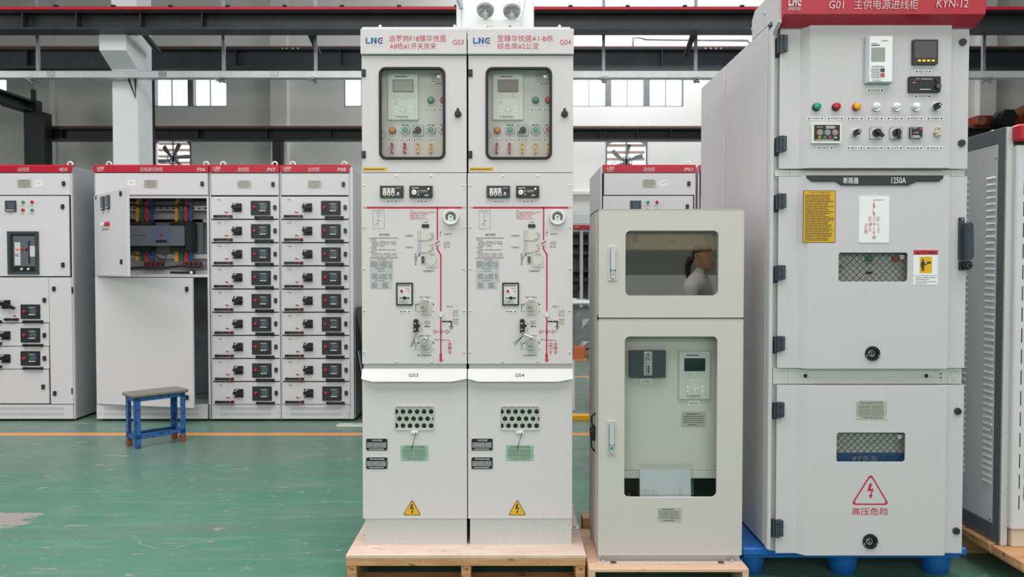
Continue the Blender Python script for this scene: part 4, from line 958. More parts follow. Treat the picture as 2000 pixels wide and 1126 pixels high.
    for i, x in enumerate((842, 867)): label_plate(Fp, ('分闸指示', '合闸指示')[i], x - 10, 211, x + 10, 217.2, ip)
    for i, x in enumerate((767.3, 792, 817, 842, 867)): label_plate(Fp, ('储能指示', '复归按钮', '远方就地', '合闸按钮', '分闸按钮')[i], x - 10, 270.2, x + 10, 276, ip)
    for i, x in enumerate((766.4, 791, 816, 841.4, 866)): link_plate(Fp, x, 279.4, 301, 'red_plastic' if i < 2 else 'yellow_plastic', ip)
    mb = MB('copper'); x, z = Fp.P(747, 265); mb.torus((x, Y2 - .02, z), .016, .0015, 'Y', 16, 5); mk('wire', mb, ip)
    # operating panel
    mb = MB('paint'); F.box(mb, 706.8, 338, 911.6, 709.8, .004, .016, .001); op = mk('operating_panel', mb, t)
    Fo = Front(GY - .004, .4514 * idx)
    for x, y in ((774, 343.5), (842.4, 343.5), (710.8, 362), (906, 362), (710.9, 443.8), (906, 443.8), (710.9, 525), (906, 525), (711.3, 606.8), (906, 606.8), (711.6, 688.3), (906, 688.3), (775, 706), (843, 706)): screw(Fo, x, y, 2.5, op)
    mb = MB('dark_panel'); Fo.rbox(mb, 743, 364, 788.3, 386.2, 1.5, .012, .012); mb.m('hinge_grey'); Fo.quad(mb, 742.6, 362.6, 788.8, 364, .004)
    for i, (m1, m2) in enumerate((('orange', 'yellow'), ('green_dull', 'green_lamp'), ('red_dull', 'red_lamp'))):
        x = 752 + 8.1 * i; mb.m('white_plastic'); Fo.rbox(mb, x - 3.3, 367.4, x + 3.3, 381.6, 1, .0128, .001); mb.m(m1); Fo.oring(mb, x, 371, 2.6, .8, .0131); mb.m('steel'); Fo.cyl(mb, x, 371, 2, .0145, .002, 12); mb.m(m2); Fo.oring(mb, x, 378.6, 1.6, 1.2, .0131); mb.m('black'); Fo.cyl(mb, x, 378.6, 1, .0132, .001, 10); mb.m('ink_white'); Fo.quad(mb, x - .6, 383.2, x + .6, 384.4, .0123)
    mb.m('ink_white'); Fo.cyl(mb, 778.4, 377.8, 2.2, .015, .003, 14); Fo.dash(mb, 774, 366.5, 784, 368, 1, 2, out=.0123); Fo.dash(mb, 773, 380.5, 784, 382, 1, 4, out=.0123); mb.m('red_ink'); Fo.dash(mb, 775, 372.2, 780, 373.4, 1, out=.0123); mk('voltage_indicator', mb, op)
    mb = MB('black_gloss'); Fo.rbox(mb, 800.2, 364, 845.2, 386.2, 1.5, .012, .012); mb.m('hinge_grey'); Fo.quad(mb, 799.8, 362.6, 845.6, 364, .004); mb.m('chrome'); Fo.cyl(mb, 809.5, 375.4, 4.8, .0135, .002, 20); Fo.cyl(mb, 837.7, 369.4, 2, .02, .008, 14)
    mb.m('ink_soft'); Fo.oring(mb, 809.5, 375.4, 3, .5, .0138); Fo.dash(mb, 807, 374, 812, 377, 2, 3, out=.0138); mb.m('ink_white')
    for x, y in ((817.7, 373), (823.8, 373), (828.3, 373), (832.8, 373), (817.9, 379.6)): Fo.oring(mb, x, y, 1.5, .5, .0123); Fo.dash(mb, x - 1.6, y + 2.4, x + 1.6, y + 3, 1, out=.0123)
    Fo.dash(mb, 804.5, 366.6, 823, 368.2, 1, 8, out=.0123, fill=.8); Fo.dash(mb, 830, 380, 840, 383, 2, 8, out=.0123); mk('lock_controller', mb, op)
    label_plate(Fo, '带电显示器', 755.6, 390, 776.8, 396.5, op); label_plate(Fo, '故障指示器', 813.3, 390, 834.2, 396.5, op)
    # mimic diagram in red
    mb = MB('red_print'); Fo.quad(mb, 716, 403.4, 902, 407)
    for x in (709.5, 712, 714.4, 903.5, 906, 908.4): Fo.quad(mb, x - .45, 403.6, x + .45, 406.8)
    Fo.ln(mb, [(854.2, 406), (854.2, 467.8)], 2.7); Fo.ln(mb, [(854.2, 481), (854.2, 486), (861, 497.5), (861, 607)], 2.7); Fo.ln(mb, [(861, 619), (861, 697)], 2.7)
    mb.flat([Fo.P(*q) for q in ((858.2, 691), (863.8, 691), (862.6, 706), (859.6, 706))], Fo.Y - .001)
    mk('mimic_bus', mb, op)
    mb = MB('red_ink')
    for x in (849, 861, 872.5): Fo.oring(mb, x, 647.4, 3, .7); Fo.ln(mb, [(x, 643.2), (x, 651.8)], .6); Fo.ln(mb, [(x + 2.4, 647.4), (x + 6.6, 645.6)], .6); Fo.ln(mb, [(x + 3.8, 648.6), (x + 5, 645.6)], .5); Fo.ln(mb, [(x + 5, 648.2), (x + 6.2, 645)], .5)
    Fo.oring(mb, 860.8, 703, 3.2, .7); Fo.ln(mb, [(863.5, 703), (867.6, 701.2)], .6); mb.m('red_print')
    Fo.ln(mb, [(861, 663.5), (876.5, 663.5), (878.4, 665), (878.4, 670)], .9); Fo.cyl(mb, 862.6, 663.5, 1.2, .001, .0006, 10)
    Fo.ln(mb, [(875, 670.3), (881.8, 670.3)], 1); Fo.ln(mb, [(875, 672.6), (881.8, 672.6)], 1); Fo.ln(mb, [(878.4, 672.6), (878.4, 675.6)], .9); Fo.oring(mb, 878.4, 679, 3.2, 1); Fo.ln(mb, [(876.2, 676.8), (880.6, 681.2)], .9); Fo.ln(mb, [(880.6, 676.8), (876.2, 681.2)], .9); Fo.ln(mb, [(878.4, 682.4), (878.4, 686)], .9)
    for i, w_ in enumerate((3.5, 2.2, .9)): Fo.ln(mb, [(878.4 - w_, 686.4 + 2.2 * i), (878.4 + w_, 686.4 + 2.2 * i)], .9)
    if idx == 1:
        Fo.ln(mb, [(868.8, 663.5), (868.8, 670)], .9); Fo.ln(mb, [(865.8, 670), (871.8, 670), (871.8, 681), (865.8, 681), (865.8, 670)], .8); Fo.ln(mb, [(868.8, 670), (868.8, 675)], .9); mb.flat([Fo.P(*q) for q in ((866.8, 674), (870.8, 674), (868.8, 678))], Fo.Y - .001); Fo.ln(mb, [(868.8, 681), (868.8, 686)], .9)
        for i, w_ in enumerate((3.5, 2.2, .9)): Fo.ln(mb, [(868.8 - w_, 686.4 + 2.2 * i), (868.8 + w_, 686.4 + 2.2 * i)], .9)
    # switch and position symbols
    Fo.ln(mb, [(860.8, 451), (860.8, 454), (859, 458), (860.6, 461)], .7); Fo.ln(mb, [(859.4, 452.4), (862.2, 455.2)], .6); Fo.ln(mb, [(862.2, 452.4), (859.4, 455.2)], .6)
    for y in (477, 482.4, 611, 615.8, 627.4, 631.8):
        x = 868.8 if y < 500 else 885.8; Fo.oring(mb, x, y, 1.7, .6)
    Fo.ln(mb, [(867.8, 483.4), (869.8, 481.4)], .5); mk('mimic_symbols', mb, op)['kind'] = 'stuff'
    mb = MB('black'); Fo.quad(mb, 862.4, 626, 882.6, 628.7, .0009); Fo.quad(mb, 880.2, 626, 882.6, 637, .0009)
    for i, w_ in enumerate((4.6, 3, 1.4)): Fo.quad(mb, 881.4 - w_, 636.8 + i * 2.6, 881.4 + w_, 638 + i * 2.6, .0009)
    for x, y, s_ in ((816.3, 593.5, 1), (846.3, 593.5, -1), (816.8, 669, 1), (846.5, 668.5, -1)):
        Fo.ln(mb, [(x + 2.6 * s_, y - 2.4), (x - .4 * s_, y + .6)], .8); mb.flat([Fo.P(*q) for q in ((x - 1.8 * s_, y + 2.6), (x - 1.4 * s_, y - .8), (x + 1.4 * s_, y + 1.2))], Fo.Y - .001)
    Fo.quad(mb, 831, 636.3, 840.6, 637.8); mb.flat([Fo.P(*q) for q in ((828.4, 637), (832, 635.4), (832, 638.7))], Fo.Y - .001)
    Fo.ln(mb, [(813.6, 507), (815, 501), (819, 497.6)], .8); mb.flat([Fo.P(*q) for q in ((821, 496), (817.6, 496.6), (819.6, 499.6))], Fo.Y - .001)
    mk('earth_symbol', mb, op)
    mb = MB('ink')
    for s_, x0, y0, x1, y1 in (('操作规程', 741, 455.4, 760.2, 460.6), ('计数器', 826.6, 432.2, 835.4, 435), ('合闸按钮', 791, 458.2, 806.3, 462), ('分闸按钮', 791, 481, 806.3, 484.8), ('手动储能操作孔', 825.6, 527, 848, 531), ('断路器开关', 867.4, 455.2, 882.2, 458.2), ('分合指示', 867.4, 471.6, 879.4, 474.4), ('合闸位', 871.4, 475.8, 879, 478.6), ('分闸位', 871.4, 481, 879, 483.8), ('隔离开关操作孔', 819.6, 578.4, 842, 582), ('分', 815.3, 606.4, 818.4, 609.6), ('合', 845, 606.4, 848, 609.6), ('接地开关操作孔', 819.8, 653.6, 842, 657.2), ('分', 815.3, 680, 818.4, 683.2), ('合', 845, 680, 848, 683.2), ('禁止带电合地刀', 816, 691.4, 843.2, 695.4), ('隔离开关', 872.4, 596.6, 884.6, 599.8), ('接地开关', 848, 661.4, 858.4, 664.2), ('分合指示', 884.4, 605.4, 896.4, 608.2), ('合闸位', 888.4, 609.8, 895.4, 612.4), ('分闸位', 888.4, 614.6, 895.4, 617.2), ('接地指示', 884.4, 622, 896.4, 624.8), ('接地位', 888.4, 626.2, 895.4, 628.8), ('分闸位', 888.4, 630.6, 895.4, 633.2), ('手柄操作孔', 828.2, 625.8, 840.8, 628.2), ('确认带电状态', 828.2, 629, 840.8, 631.4), ('方可操作', 828.2, 632.2, 838, 634.6)): Fo.text(mb, s_, x0, y0, x1, y1)
    for s_, px, y0, y1 in (('断路器储能', 811.7, 494.3, 518), ('隔离开关', 812, 592.5, 609), ('接地开关', 812, 666.5, 683)):
        X, Zt = Fo.P(px, y0); Zb = Fo.P(px, y1)[1]; vtext(mb, s_, X, Zt, Zb, Fo.S(3.6), Fo.Y - .0008)
    for s_, x0, y, x1 in (('1.送电操作', 722, 468, 735), ('关电缆室门，操作接地开关从合位到分位', 726, 472, 774), ('再操作隔离开关从分位到合位，将断路器', 726, 475.8, 774.4), ('机构储能后，合断路器', 726, 479.8, 752), ('2.停电操作', 722, 483.6, 735), ('分断路器，再操作隔离开关从合位到分位', 726, 487.6, 773.6), ('3.检修操作', 722, 491.6, 735), ('确认电缆室不带电，解锁电磁锁，操作接', 726, 495.4, 774.4), ('地开关从分位到合位，电缆室门方可打开', 726, 499.4, 775)): Fo.text(mb, s_, x0, y - 1.4, x1, y + 1.4, bold=0)
    Fo.quad(mb, 722, 464, 777, 464.9); Fo.quad(mb, 722, 502.6, 777, 503.6)
    mk('printed_instructions', mb, op)['kind'] = 'stuff'
    mb = MB('red_ink')
    for s_, y, x1 in (('注明：', 411, 806), ('SF6气压表在红色警戒线以上才能使用，', 414.1, 850), ('低于警戒线以下应停止操作使用。', 417.3, 838.6), ('额定压力值 Pr=1.40bar', 420.5, 831.6), ('报警压力值 P=1.30bar', 423.8, 831.4), ('不可操作压力值 P=1.20bar', 427.1, 837.2)): Fo.text(mb, s_, 800.8, y - 1.2, x1, y + 1.2, bold=.004)
    mk('pressure_note', mb, op)
    mb = MB('ink_soft'); X = Fo.R(728, 410, 750.5, 446.4); q = Fo.S(.4); mb.ring(rr(*X, .003, 3), rr(X[0] + q, X[1] - q, X[2] + q, X[3] - q, .0026, 3), Fo.Y - .0006, Fo.Y - .0002)
    mb.m('ink_soft'); Fo.ln(mb, [(731, 413.4), (746, 413.4)], .5); Fo.ln(mb, [(739, 413.4), (739, 437)], .4); Fo.ln(mb, [(734.5, 441), (734.5, 435.4), (739, 435.4)], .4); mb.m('red_ink')
    for pts in (((736.6, 416), (736.6, 418.4)), ((744, 417.4), (746.4, 417.4)), ((737.6, 421), (739.4, 423)), ((736.4, 430.4), (743.6, 430.4)), ((733.4, 438), (735.6, 438)), ((738.4, 438), (740, 442))): Fo.ln(mb, list(pts), .7)
    mk('mimic_plate', mb, op)
    mb = MB('label_grey'); Fo.box(mb, 722.2, 504.8, 768, 549.4, .0009, .001, 0); Fo.box(mb, 723, 549.8, 743.4, 564, .0009, .001, 0); Fo.box(mb, 743.9, 549.8, 764.6, 564, .0009, .001, 0); mb.m('ink')
    Fo.text(mb, '真空断路器', 737.4, 505.4, 753.6, 507.4, .0013); Fo.text(mb, '隔离/接地开关', 738, 528, 752, 530, .0013); mb.m('ink_soft')
    Fo.dash(mb, 724, 509.6, 740, 522, 5, 4, out=.0013, fill=.4); Fo.dash(mb, 746, 509.6, 758, 522, 5, 5, out=.0013, fill=.4); Fo.dash(mb, 733, 523.4, 755, 525.4, 1, 5, out=.0013); Fo.dash(mb, 726, 534, 739, 545, 4, 6, out=.0013, fill=.4); Fo.dash(mb, 747, 534, 759, 545, 4, 7, out=.0013, fill=.4); Fo.dash(mb, 733, 546.4, 757, 548, 1, 3, out=.0013)
    Fo.dash(mb, 726, 551, 740, 562.6, 6, 8, out=.0013, fill=.4); Fo.dash(mb, 747, 551, 761, 562.6, 6, 9, out=.0013, fill=.4)
    for x0, x1, y0, y1, n_ in ((740.6, 745, 511, 521, 4), (759, 765, 511, 524, 5), (740.6, 745.6, 536, 545, 4), (759.6, 764.6, 534, 545, 4)):
        for i in range(n_): yy = y0 + (y1 - y0) * i / n_; Fo.ln(mb, [(x0, yy), (x1, yy), (x1, yy + 2), (x0, yy + 2), (x0, yy)], .35, .0013)
    mk('data_label', mb, op)
    # gauge
    mb = MB('steel'); Fo.cyl(mb, 880.8, 424, 15.3, .016, .016, 36, r0=14.6); mb.m('chrome'); x, z = Fo.P(880.8, 424); mb.ring(circ(x, z, Fo.S(14.6), 36), circ(x, z, Fo.S(12), 36), Fo.Y - .02, Fo.Y - .016); mb.m('plastic_grey'); mb.flat(circ(x, z, Fo.S(12), 36), Fo.Y - .0165)
    def arc(m_, r, wd, a0, a1):
        mb.m(m_); pts = [(880.8 + r * math.sin(math.radians(a)), 424 - r * math.cos(math.radians(a))) for a in range(a0, a1 + 1, 10)]; Fo.ln(mb, pts, wd, .0172)
    arc('dark_panel', 7.4, 2.6, -120, 120); arc('red_ink', 10, 1, -130, -60); arc('green_dull', 10, 1, 60, 130); arc('ink_soft', 10, .5, -60, 60)
    mb.m('dark_panel'); Fo.text(mb, 'SF6', 878.4, 422.6, 883.4, 425.4, .0172); Fo.cyl(mb, 880.8, 430.6, .8, .0178, .001, 8); Fo.ln(mb, [(880.8, 424), (886.5, 417.5)], .7, .0176); mk('pressure_gauge', mb, op)
    # position discs
    mb = MB('galvanised'); Fo.cyl(mb, 854.2, 473.6, 5.2, .004, .004, 24); mb.m('red_print'); Fo.ln(mb, [(850.8, 475.8), (857.6, 471.2)], 2.2, .0044); mk('breaker_position_disc', mb, op)
    mb = MB('plastic_grey'); Fo.cyl(mb, 861, 613, 5.6, .003, .003, 24); mb.m('label_grey'); Fo.oring(mb, 861, 613, 5.4, .9, .0034); mk('isolator_position_disc', mb, op)
    mb = MB('label_grey'); Fo.oring(mb, 867.8, 627.3, 5.3, .7, .0012); mk('earth_position_disc', mb, op)
    mb = MB('dark_panel'); Fo.rbox(mb, 824, 437.6, 838, 444.2, .8, .005, .005); mb.m('black'); Fo.quad(mb, 825.4, 438.8, 836.6, 443, .0053); mb.m('ink_soft'); Fo.text(mb, '00057', 827, 439.6, 835, 442, .0056); mk('counter', mb, op)
    mb = MB('label_grey'); Fo.rbox(mb, 822, 499, 830.4, 515, .8, .003, .003); mb.m('ink' if idx == 0 else 'rust'); Fo.quad(mb, 823.4, 500.4, 829, 513.6, .0034); mb.m('ink_soft'); Fo.quad(mb, 824.6, 502, 827.8, 512, .0037); mk('charge_window', mb, op)
    # spring covers over the push buttons
    for y0 in (449.5, 473):
        mb = MB('brushed'); Fo.poly(mb, [(819, y0), (842.6, y0), (845, y0 + 2.4), (845, y0 + 12), (838, y0 + 17.4), (836, y0 + 20), (819, y0 + 20)], .005, .005)
        mb.m('steel'); Fo.box(mb, 817, y0 - 1.2, 821.2, y0 + 20.8, .009, .008, .001); Fo.cyl(mb, 819, y0 + 3, 1.6, .012, .004, 12); Fo.cyl(mb, 819.4, y0 + 17, 2, .012, .004, 12); Fo.cyl(mb, 841.6, y0 + 4, 2, .009, .004, 12); Fo.cyl(mb, 841.6, y0 + 15.6, 1.8, .009, .004, 12)
        mb.m('plate_steel'); Fo.ln(mb, [(844.5, y0 + 11.6), (837.6, y0 + 17), (831, y0 + 18.4), (824, y0 + 17.6)], .5, .0054); Fo.poly(mb, [(843.6, y0 + 5), (846.4, y0 + 6.5), (846, y0 + 12.5), (843.6, y0 + 12)], .011, .006)
        mk('button_cover', mb, op)
    def hole_cover(y, x=837.0, hook=True):
        mb = MB('brushed'); Fo.rbox(mb, x - 11, y - 13.5, x + 11.6, y + 13.6, 4, .004, .004); mb.m('plate_steel'); Fo.oring(mb, x, y, 10.4, .7, .0045); mb.m('brushed'); Fo.cyl(mb, x, y, 10, .0065, .004, 28); mb.m('chrome'); Fo.cyl(mb, x - .2, y + 11.4, 1.8, .008, .004, 12); Fo.cyl(mb, x - 8, y + 10.4, 1.3, .006, .003, 10); Fo.cyl(mb, x - 8, y - 11, 1.3, .006, .003, 10)
        if hook: mb.m('steel'); Fo.rbox(mb, x - 3.5, y - 14.6, x + 6, y - 11.6, 1, .009, .006)
        return mk('hole_cover', mb, op)
    hole_cover(507.8, 842.4); hole_cover(600, 831.4); hole_cover(673.4, 831.6)
    # live-line relay
    a, b, c, d = Fo.R(774.2, 551.5, 806.6, 595.8); e0, e1, e2, e3 = Fo.R(776.8, 554, 804, 593.3)
    mb = MB('black'); mb.hole_plate(a, b, c, d, e0, e1, e2, e3, .0015, Fo.Y - .008, Fo.Y); mb.m('plastic_grey'); mb.quad(e0, e1, e2, e3, Fo.Y - .004)
    mb.m('ink'); Fo.dash(mb, 778, 555.4, 803, 557.4, 1, 5, out=.0045, fill=.7); Fo.dash(mb, 778, 558.4, 803, 559.6, 1, 6, out=.0045); mb.m('red_print'); Fo.dash(mb, 791.6, 562.4, 802, 564, 1, 7, out=.0045, fill=.7); Fo.ln(mb, [(778.6, 586.8), (782, 586.8), (780, 589)], .6, .0045); Fo.dash(mb, 783, 587.4, 794, 589.4, 1, 8, out=.0045)
    mb.m('red_lamp'); Fo.cyl(mb, 784.8, 567.8, 2.6, .01, .006, 14); mb.m('black'); Fo.cyl(mb, 798, 568, 1, .008, .004, 10); Fo.box(mb, 780.4, 580.3, 800.2, 582, .012, .004, .0005); Fo.box(mb, 788, 578.4, 793.4, 584, .016, .01, .001); mb.flat([Fo.P(*q) for q in ((801.4, 581.2), (797, 578.8), (797, 583.6))], Fo.Y - .0125)
    mb.m('blue_ink'); Fo.dash(mb, 778.6, 590.4, 802, 592, 1, 9, out=.0045); mk('live_line_relay', mb, op)
    label_plate(Fo, '', 780.7, 604.8, 801.6, 610.6, op, seed=4)
    # key interlock
    mb = MB('black'); Fo.rbox(mb, 809, 622.6, 817.4, 649.8, 2, .022, .022); mb.m('chrome'); Fo.cyl(mb, 812, 630.6, 1.6, .025, .004, 12); Fo.cyl(mb, 812, 642, 1.6, .025, .004, 12); mb.m('dark_panel'); Fo.box(mb, 809.4, 635.8, 817, 637, .0224, .001, 0); mb.m('galvanised'); Fo.box(mb, 817.4, 624, 820, 647, .012, .012, .001); mb.m('black'); Fo.cyl(mb, 819, 635.4, 2.6, .016, .006, 14); mk('key_interlock', mb, op)
    for y in (631.2, 642.5): screw(Fo, 824.4, y, 1.3, op, 'steel')
    # gap strip, canopy and lower door
    mb = MB('galvanised'); F.box(mb, 709.5, 710, 910, 720, -.009, .01, 0); st = mk('gap_strip', mb, t)
    mb = MB('paint'); F.box(mb, 708, 720, 912, 1012.3, .0, .012, .0015); ld = mk('lower_door', mb, t)
    z0, z1, z2 = z_at(F, 719.6), z_at(F, 737.5), z_at(F, 742.6); xl, xr = F.P(707.8, 730)[0], F.P(912, 730)[0]; xl2, xr2 = F.P(729, 742)[0], F.P(883, 742)[0]; y0_, y1_ = GY - .004, GY - .034
    mb = MB('canopy_white'); v = [(xl, y0_, z0), (xr, y0_, z0), (xr, y1_ + .006, z1), (xr2, y1_, z2), (xl2, y1_, z2), (xl, y1_ + .006, z1), (xl, GY, z1), (xl2, GY, z2 + .003), (xr2, GY, z2 + .003), (xr, GY, z1)]
    mb.add(v, [(0, 1, 2, 3, 4, 5), (5, 4, 7, 6), (4, 3, 8, 7), (3, 2, 9, 8), (0, 5, 6), (1, 9, 2)]); cn = mk('canopy', mb, ld)
    mb = MB('ink'); a, b, c, d = F.R(799.5, 727.6, 817.6, 734)
    fr_ = lambda z: y0_ + (y1_ - y0_) * (z0 - z) / (z0 - z2) - .0016
    v, f, p0, p1, q0, q1 = text_mesh(num, .0); mb.add([(a + (x - p0) / (p1 - p0) * (b - a), fr_(c + (z - q0) / (q1 - q0) * (d - c)), c + (z - q0) / (q1 - q0) * (d - c)) for x, z in v], f); mk('lettering', mb, ld)
    Fd = F
    a, b, c, d = F.R(772.4, 792.8, 847.2, 837.3)
    # inspection window: recessed punched plate behind a clear pane
    mb = MB('void'); mb.flat(rr(a, b, c, d, F.S(4), 4), GY - .0006)
    mb.m('inner_green')
    xs_ = [779.6 + 13.7 * i for i in range(-1, 6)]
    pd_ = F.S(13.7)
    x_c, z_c = F.P(788, 803)
    # plate strips with round holes: every hole is a ring cut into a hexagonal cell
    mb2 = MB('plate_pale')
    for row, (yy, off) in enumerate(((789.6, 0), (803.2, 6.8), (817, 0), (830.6, 6.8))):
        for i in range(-1, 7):
            hx_, hz_ = F.P(780.4 + off + 13.7 * i, yy); h = pd_ / 2; hole = circ(hx_, hz_, F.S(4.7), 16, 0)
            def clampp(x, z): return (min(max(x, a), b), min(max(z, c), d))
            sq = []
            for k in range(16):
                an = 2 * math.pi * k / 16; q = max(abs(math.cos(an)), abs(math.sin(an))); sq.append(clampp(hx_ + math.cos(an) / q * h, hz_ + math.sin(an) / q * h))
            hole = [clampp(*p_) for p_ in hole]
            if hx_ + h < a or hx_ - h > b or hz_ - h > d or hz_ + h < c: continue
            mb2.add([(x, GY - .001, z) for x, z in sq + hole], [[k, (k + 1) % 16, 16 + (k + 1) % 16, 16 + k] for k in range(16)])
    mk('inspection_window', mb, ld); mk('punched_plate', mb2, ld)
    q = F.S(1.2); mb = MB('paint'); mb.ring(rr(a - q, b + q, c - q, d + q, F.S(5), 4), rr(a, b, c, d, F.S(4), 4), GY - .007, GY); mk('window_rim', mb, ld)
    mb = MB('glass_clear'); mb.prism(rr(a, b, c, d, F.S(4), 4), GY - .004, GY - .003); mk('window_glass', mb, ld)
    mb = MB('paint'); F.poly(mb, [(802, 838), (818, 838), (814, 842), (806, 842)], .006, .006); mb.m('white_plastic'); F.rbox(mb, 802.4, 840.4, 817, 844.4, 1, .012, .008); mk('window_latch', mb, ld)
    mb = MB('black')
    for e in ((806, 872), (803.6, 877)): mb.tube([(F.P(x, y)[0], GY - .012 - k * .002, F.P(x, y)[1]) for k, (x, y) in enumerate(((813, 842.5), (812, 850), (808, 862), e))], .0011, 6)
    mk('seal_wire', mb, ld)
    plate(F, 782.2, 868.4, 836.8, 899.4, ld, 'plate_green', 0, 6, 5, title='全绝缘充气环网柜', foot='广州雷诺尔电气有限公司', cols=2)
    for y0, y1, ti in ((855, 879.6, '电流互感器'), (891.5, 915.7, '零序电流互感器')):
        mb = MB('steel'); F.box(mb, 714.6, y0, 757.4, y1, .0016, .0016, .0003); mb.m('black')
        F.poly(mb, [(717.4, y0 + 1), (754.6, y0 + 1), (756.4, y0 + 3), (756.4, y1 - 3), (754.6, y1 - 1), (717.4, y1 - 1), (715.6, y1 - 3), (715.6, y0 + 3)], .0022, .0006); mb.m('ink_white')
        F.text(mb, ti, 727 if len(ti) < 6 else 722, y0 + 2.4, 746 if len(ti) < 6 else 751, y0 + 6, .0026); F.dash(mb, 717, y0 + 8, 755, y1 - 6, 4, 3 + len(ti), 3, .0026, .4); F.dash(mb, 721, y1 - 4.6, 752, y1 - 2.4, 1, 6, out=.0026); mb.m('chrome')
        for x in (716, 756):
            for y in (y0 + 1.2, y1 - 1.2): F.dome(mb, x, y, .8, .0022, .001, 8)
        mk('black_nameplate', mb, ld)
    tri = warn_triangle(F, 804.9, 974.4, 1005.2, 787.2, 822.5, ld); mb = MB('ink'); mb.prism(tri(1), GY - .0012, GY - .0002); mb.m('yellow'); mb.flat(tri(.9), GY - .0015); mb.m('ink')
    for pl in bolt_poly(F, 804.4, 993, 19): mb.flat([F.P(*q) for q in pl], GY - .0018)
    mk('warning_sign', mb, ld)
    return t, Fo
for i in (0, 1):
    t, Fo = gis_cabinet(i); nm = ('G03', 'G04')[i]
    # padlocks hung on the hole covers
    for k, (y, wx, m_) in enumerate(((600, 828, 'steel'), (675.5, 829.5, 'steel'))):
        x, z = Fo.P(wx, y - 13); e = empty('padlock', (Fo.P(wx, y + 5)[0], Fo.Y - .02, Fo.P(wx, y + 5)[1]), 'small silver padlock on the %s hole cover of cabinet %s' % (('upper', 'lower')[k], nm), 'padlock', 'padlocks on the hole covers')
        mb = MB(m_); Fo.poly(mb, [(wx - 6, y - 7), (wx + 6.5, y - 8.5), (wx + 7.4, y + 4.5), (wx - 5, y + 6)], .026, .014); mb.m('ink_soft'); Fo.dash(mb, wx - 4, y - 3, wx + 5, y + 2, 2, 3, out=.0265); mk('body', mb, e)
        mb = MB('chrome'); mb.tube([(Fo.P(px, py)[0], Fo.Y - .02, Fo.P(px, py)[1]) for px, py in ((wx - 4, y - 7), (wx - 4, y - 14), (wx - 1, y - 18), (wx + 2.5, y - 18), (wx + 5, y - 14), (wx + 5, y - 8))], .0028, 8); mk('shackle', mb, e)
    # keys
    e = empty('key_bunch', (Fo.P(813, 660)[0], Fo.Y - .03, Fo.P(813, 675)[1]), 'small keys hanging from the black interlock of cabinet %s' % nm, 'keys', 'keys on the interlocks')
    mb = MB('chrome'); x, z = Fo.P(815, 653); mb.torus((x, Fo.Y - .026, z), .011, .0015, 'Y', 14, 6); mk('key_ring', mb, e)
    kp = (((813, 654), (803, 676)), ((814, 656), (807, 675)), ((817, 652), (812, 662))) if i == 0 else (((814, 655), (798, 673)), ((814, 655), (796, 669)), ((817, 652), (834, 658)))
    for k, (p0, p1) in enumerate(kp):
        a, b = Fo.P(*p0), Fo.P(*p1); mb = MB('ink' if k < 2 else 'chrome'); mb.tube([(a[0], Fo.Y - .028, a[1]), (b[0], Fo.Y - .024, b[1])], .0014 if k < 2 else .005, 6); mk('tie_wire' if k < 2 else 'key', mb, e)
    mb = MB('brushed'); Fo.poly(mb, [(813, 657), (816, 657), (815.4, 667), (812.6, 667)], .03, .002); mk('key', mb, e)

# pallet below the pair
PF = 3.24; zp = z_at(Front(GY), 1063.5); Fp = Front(PF); xl = Fp.P(675.3, 1090)[0]; xr = Fp.P(1144.5, 1090)[0]
t = empty('wooden_pallet', ((xl + xr) / 2, PF + .5, 0), 'wooden pallet carrying the pair of tall cabinets marked G03 and G04', 'pallet')
mb = MB('plywood'); mb.box(xl, xr, PF, PF + 1.0, zp - .014, zp, .001); mk('top_sheet', mb, t)
for i in range(7):
    y0 = PF + i * .15; mb = MB('timber'); mb.box(xl + .001, xr - .001, y0, y0 + .1, zp - .046, zp - .014, .002); mk('deck_board', mb, t)
for x0, x1 in ((xl + .003, xl + .043), ((xl + xr) / 2 - .02, (xl + xr) / 2 + .02), (xr - .043, xr - .003)):
    mb = MB('timber'); mb.box(x0, x1, PF + .004, PF + .99, .018, zp - .046, .002); mk('stringer', mb, t)
for y0 in (PF + .01, PF + .45, PF + .89): mb = MB('timber'); mb.box(xl, xr, y0, y0 + .1, 0, .018, .002); mk('bottom_board', mb, t)
for y in (3.58, 3.9):
    x = xr - .022; mb = MB('galvanised'); mb.prismz([(x + .022 * math.cos(a), y + .03 * math.sin(a)) for a in [i * math.pi / 8 for i in range(16)]], zp, zp + .004); mb.prismz([(x + .009 * math.cos(a), y + .009 * math.sin(a)) for a in [i * math.pi / 3 for i in range(6)]], zp + .004, zp + .014); mk('hold_down_plate', mb, t)
# ================================================================ glazed control cabinet
MY = 3.26; F = Front(MY)
zc0 = z_at(F, 1083.8); zc1 = z_at(F, 408); xa, xb = F.P(1168.5, 750)[0], F.P(1450.5, 750)[0]; MBk = MY + .36
t = empty('control_cabinet', ((xa + xb) / 2, MY + .18, z_at(F, 1098)), 'cream steel control cabinet with two glazed doors on a low wooden box', 'cabinet')
mb = MB('paint_cream'); th = .004
mb.box(xa, xa + th, MY + .014, MBk, zc0, zc1); mb.box(xb - th, xb, MY + .014, MBk, zc0, zc1); mb.box(xa, xb, MBk - th, MBk, zc0, zc1); mb.box(xa, xb, MY + .014, MBk, zc1 - th, zc1); mb.box(xa, xb, MY + .014, MBk, zc0, zc0 + th)
zm = z_at(F, 621); mb.box(xa, xb, MY + .014, MY + .05, zm - .012, zm + .012); mk('body', mb, t)
mb = MB('paint_cream'); mb.box(xa + .002, xb - .002, MY + .02, MBk - .02, z_at(F, 1098), zc0 - .001, .001); mb.box(xa - .002, xb + .002, MY - .012, MY + .03, z_at(F, 1098), z_at(F, 1098) + .004, .001); pl = mk('plinth', mb, t)
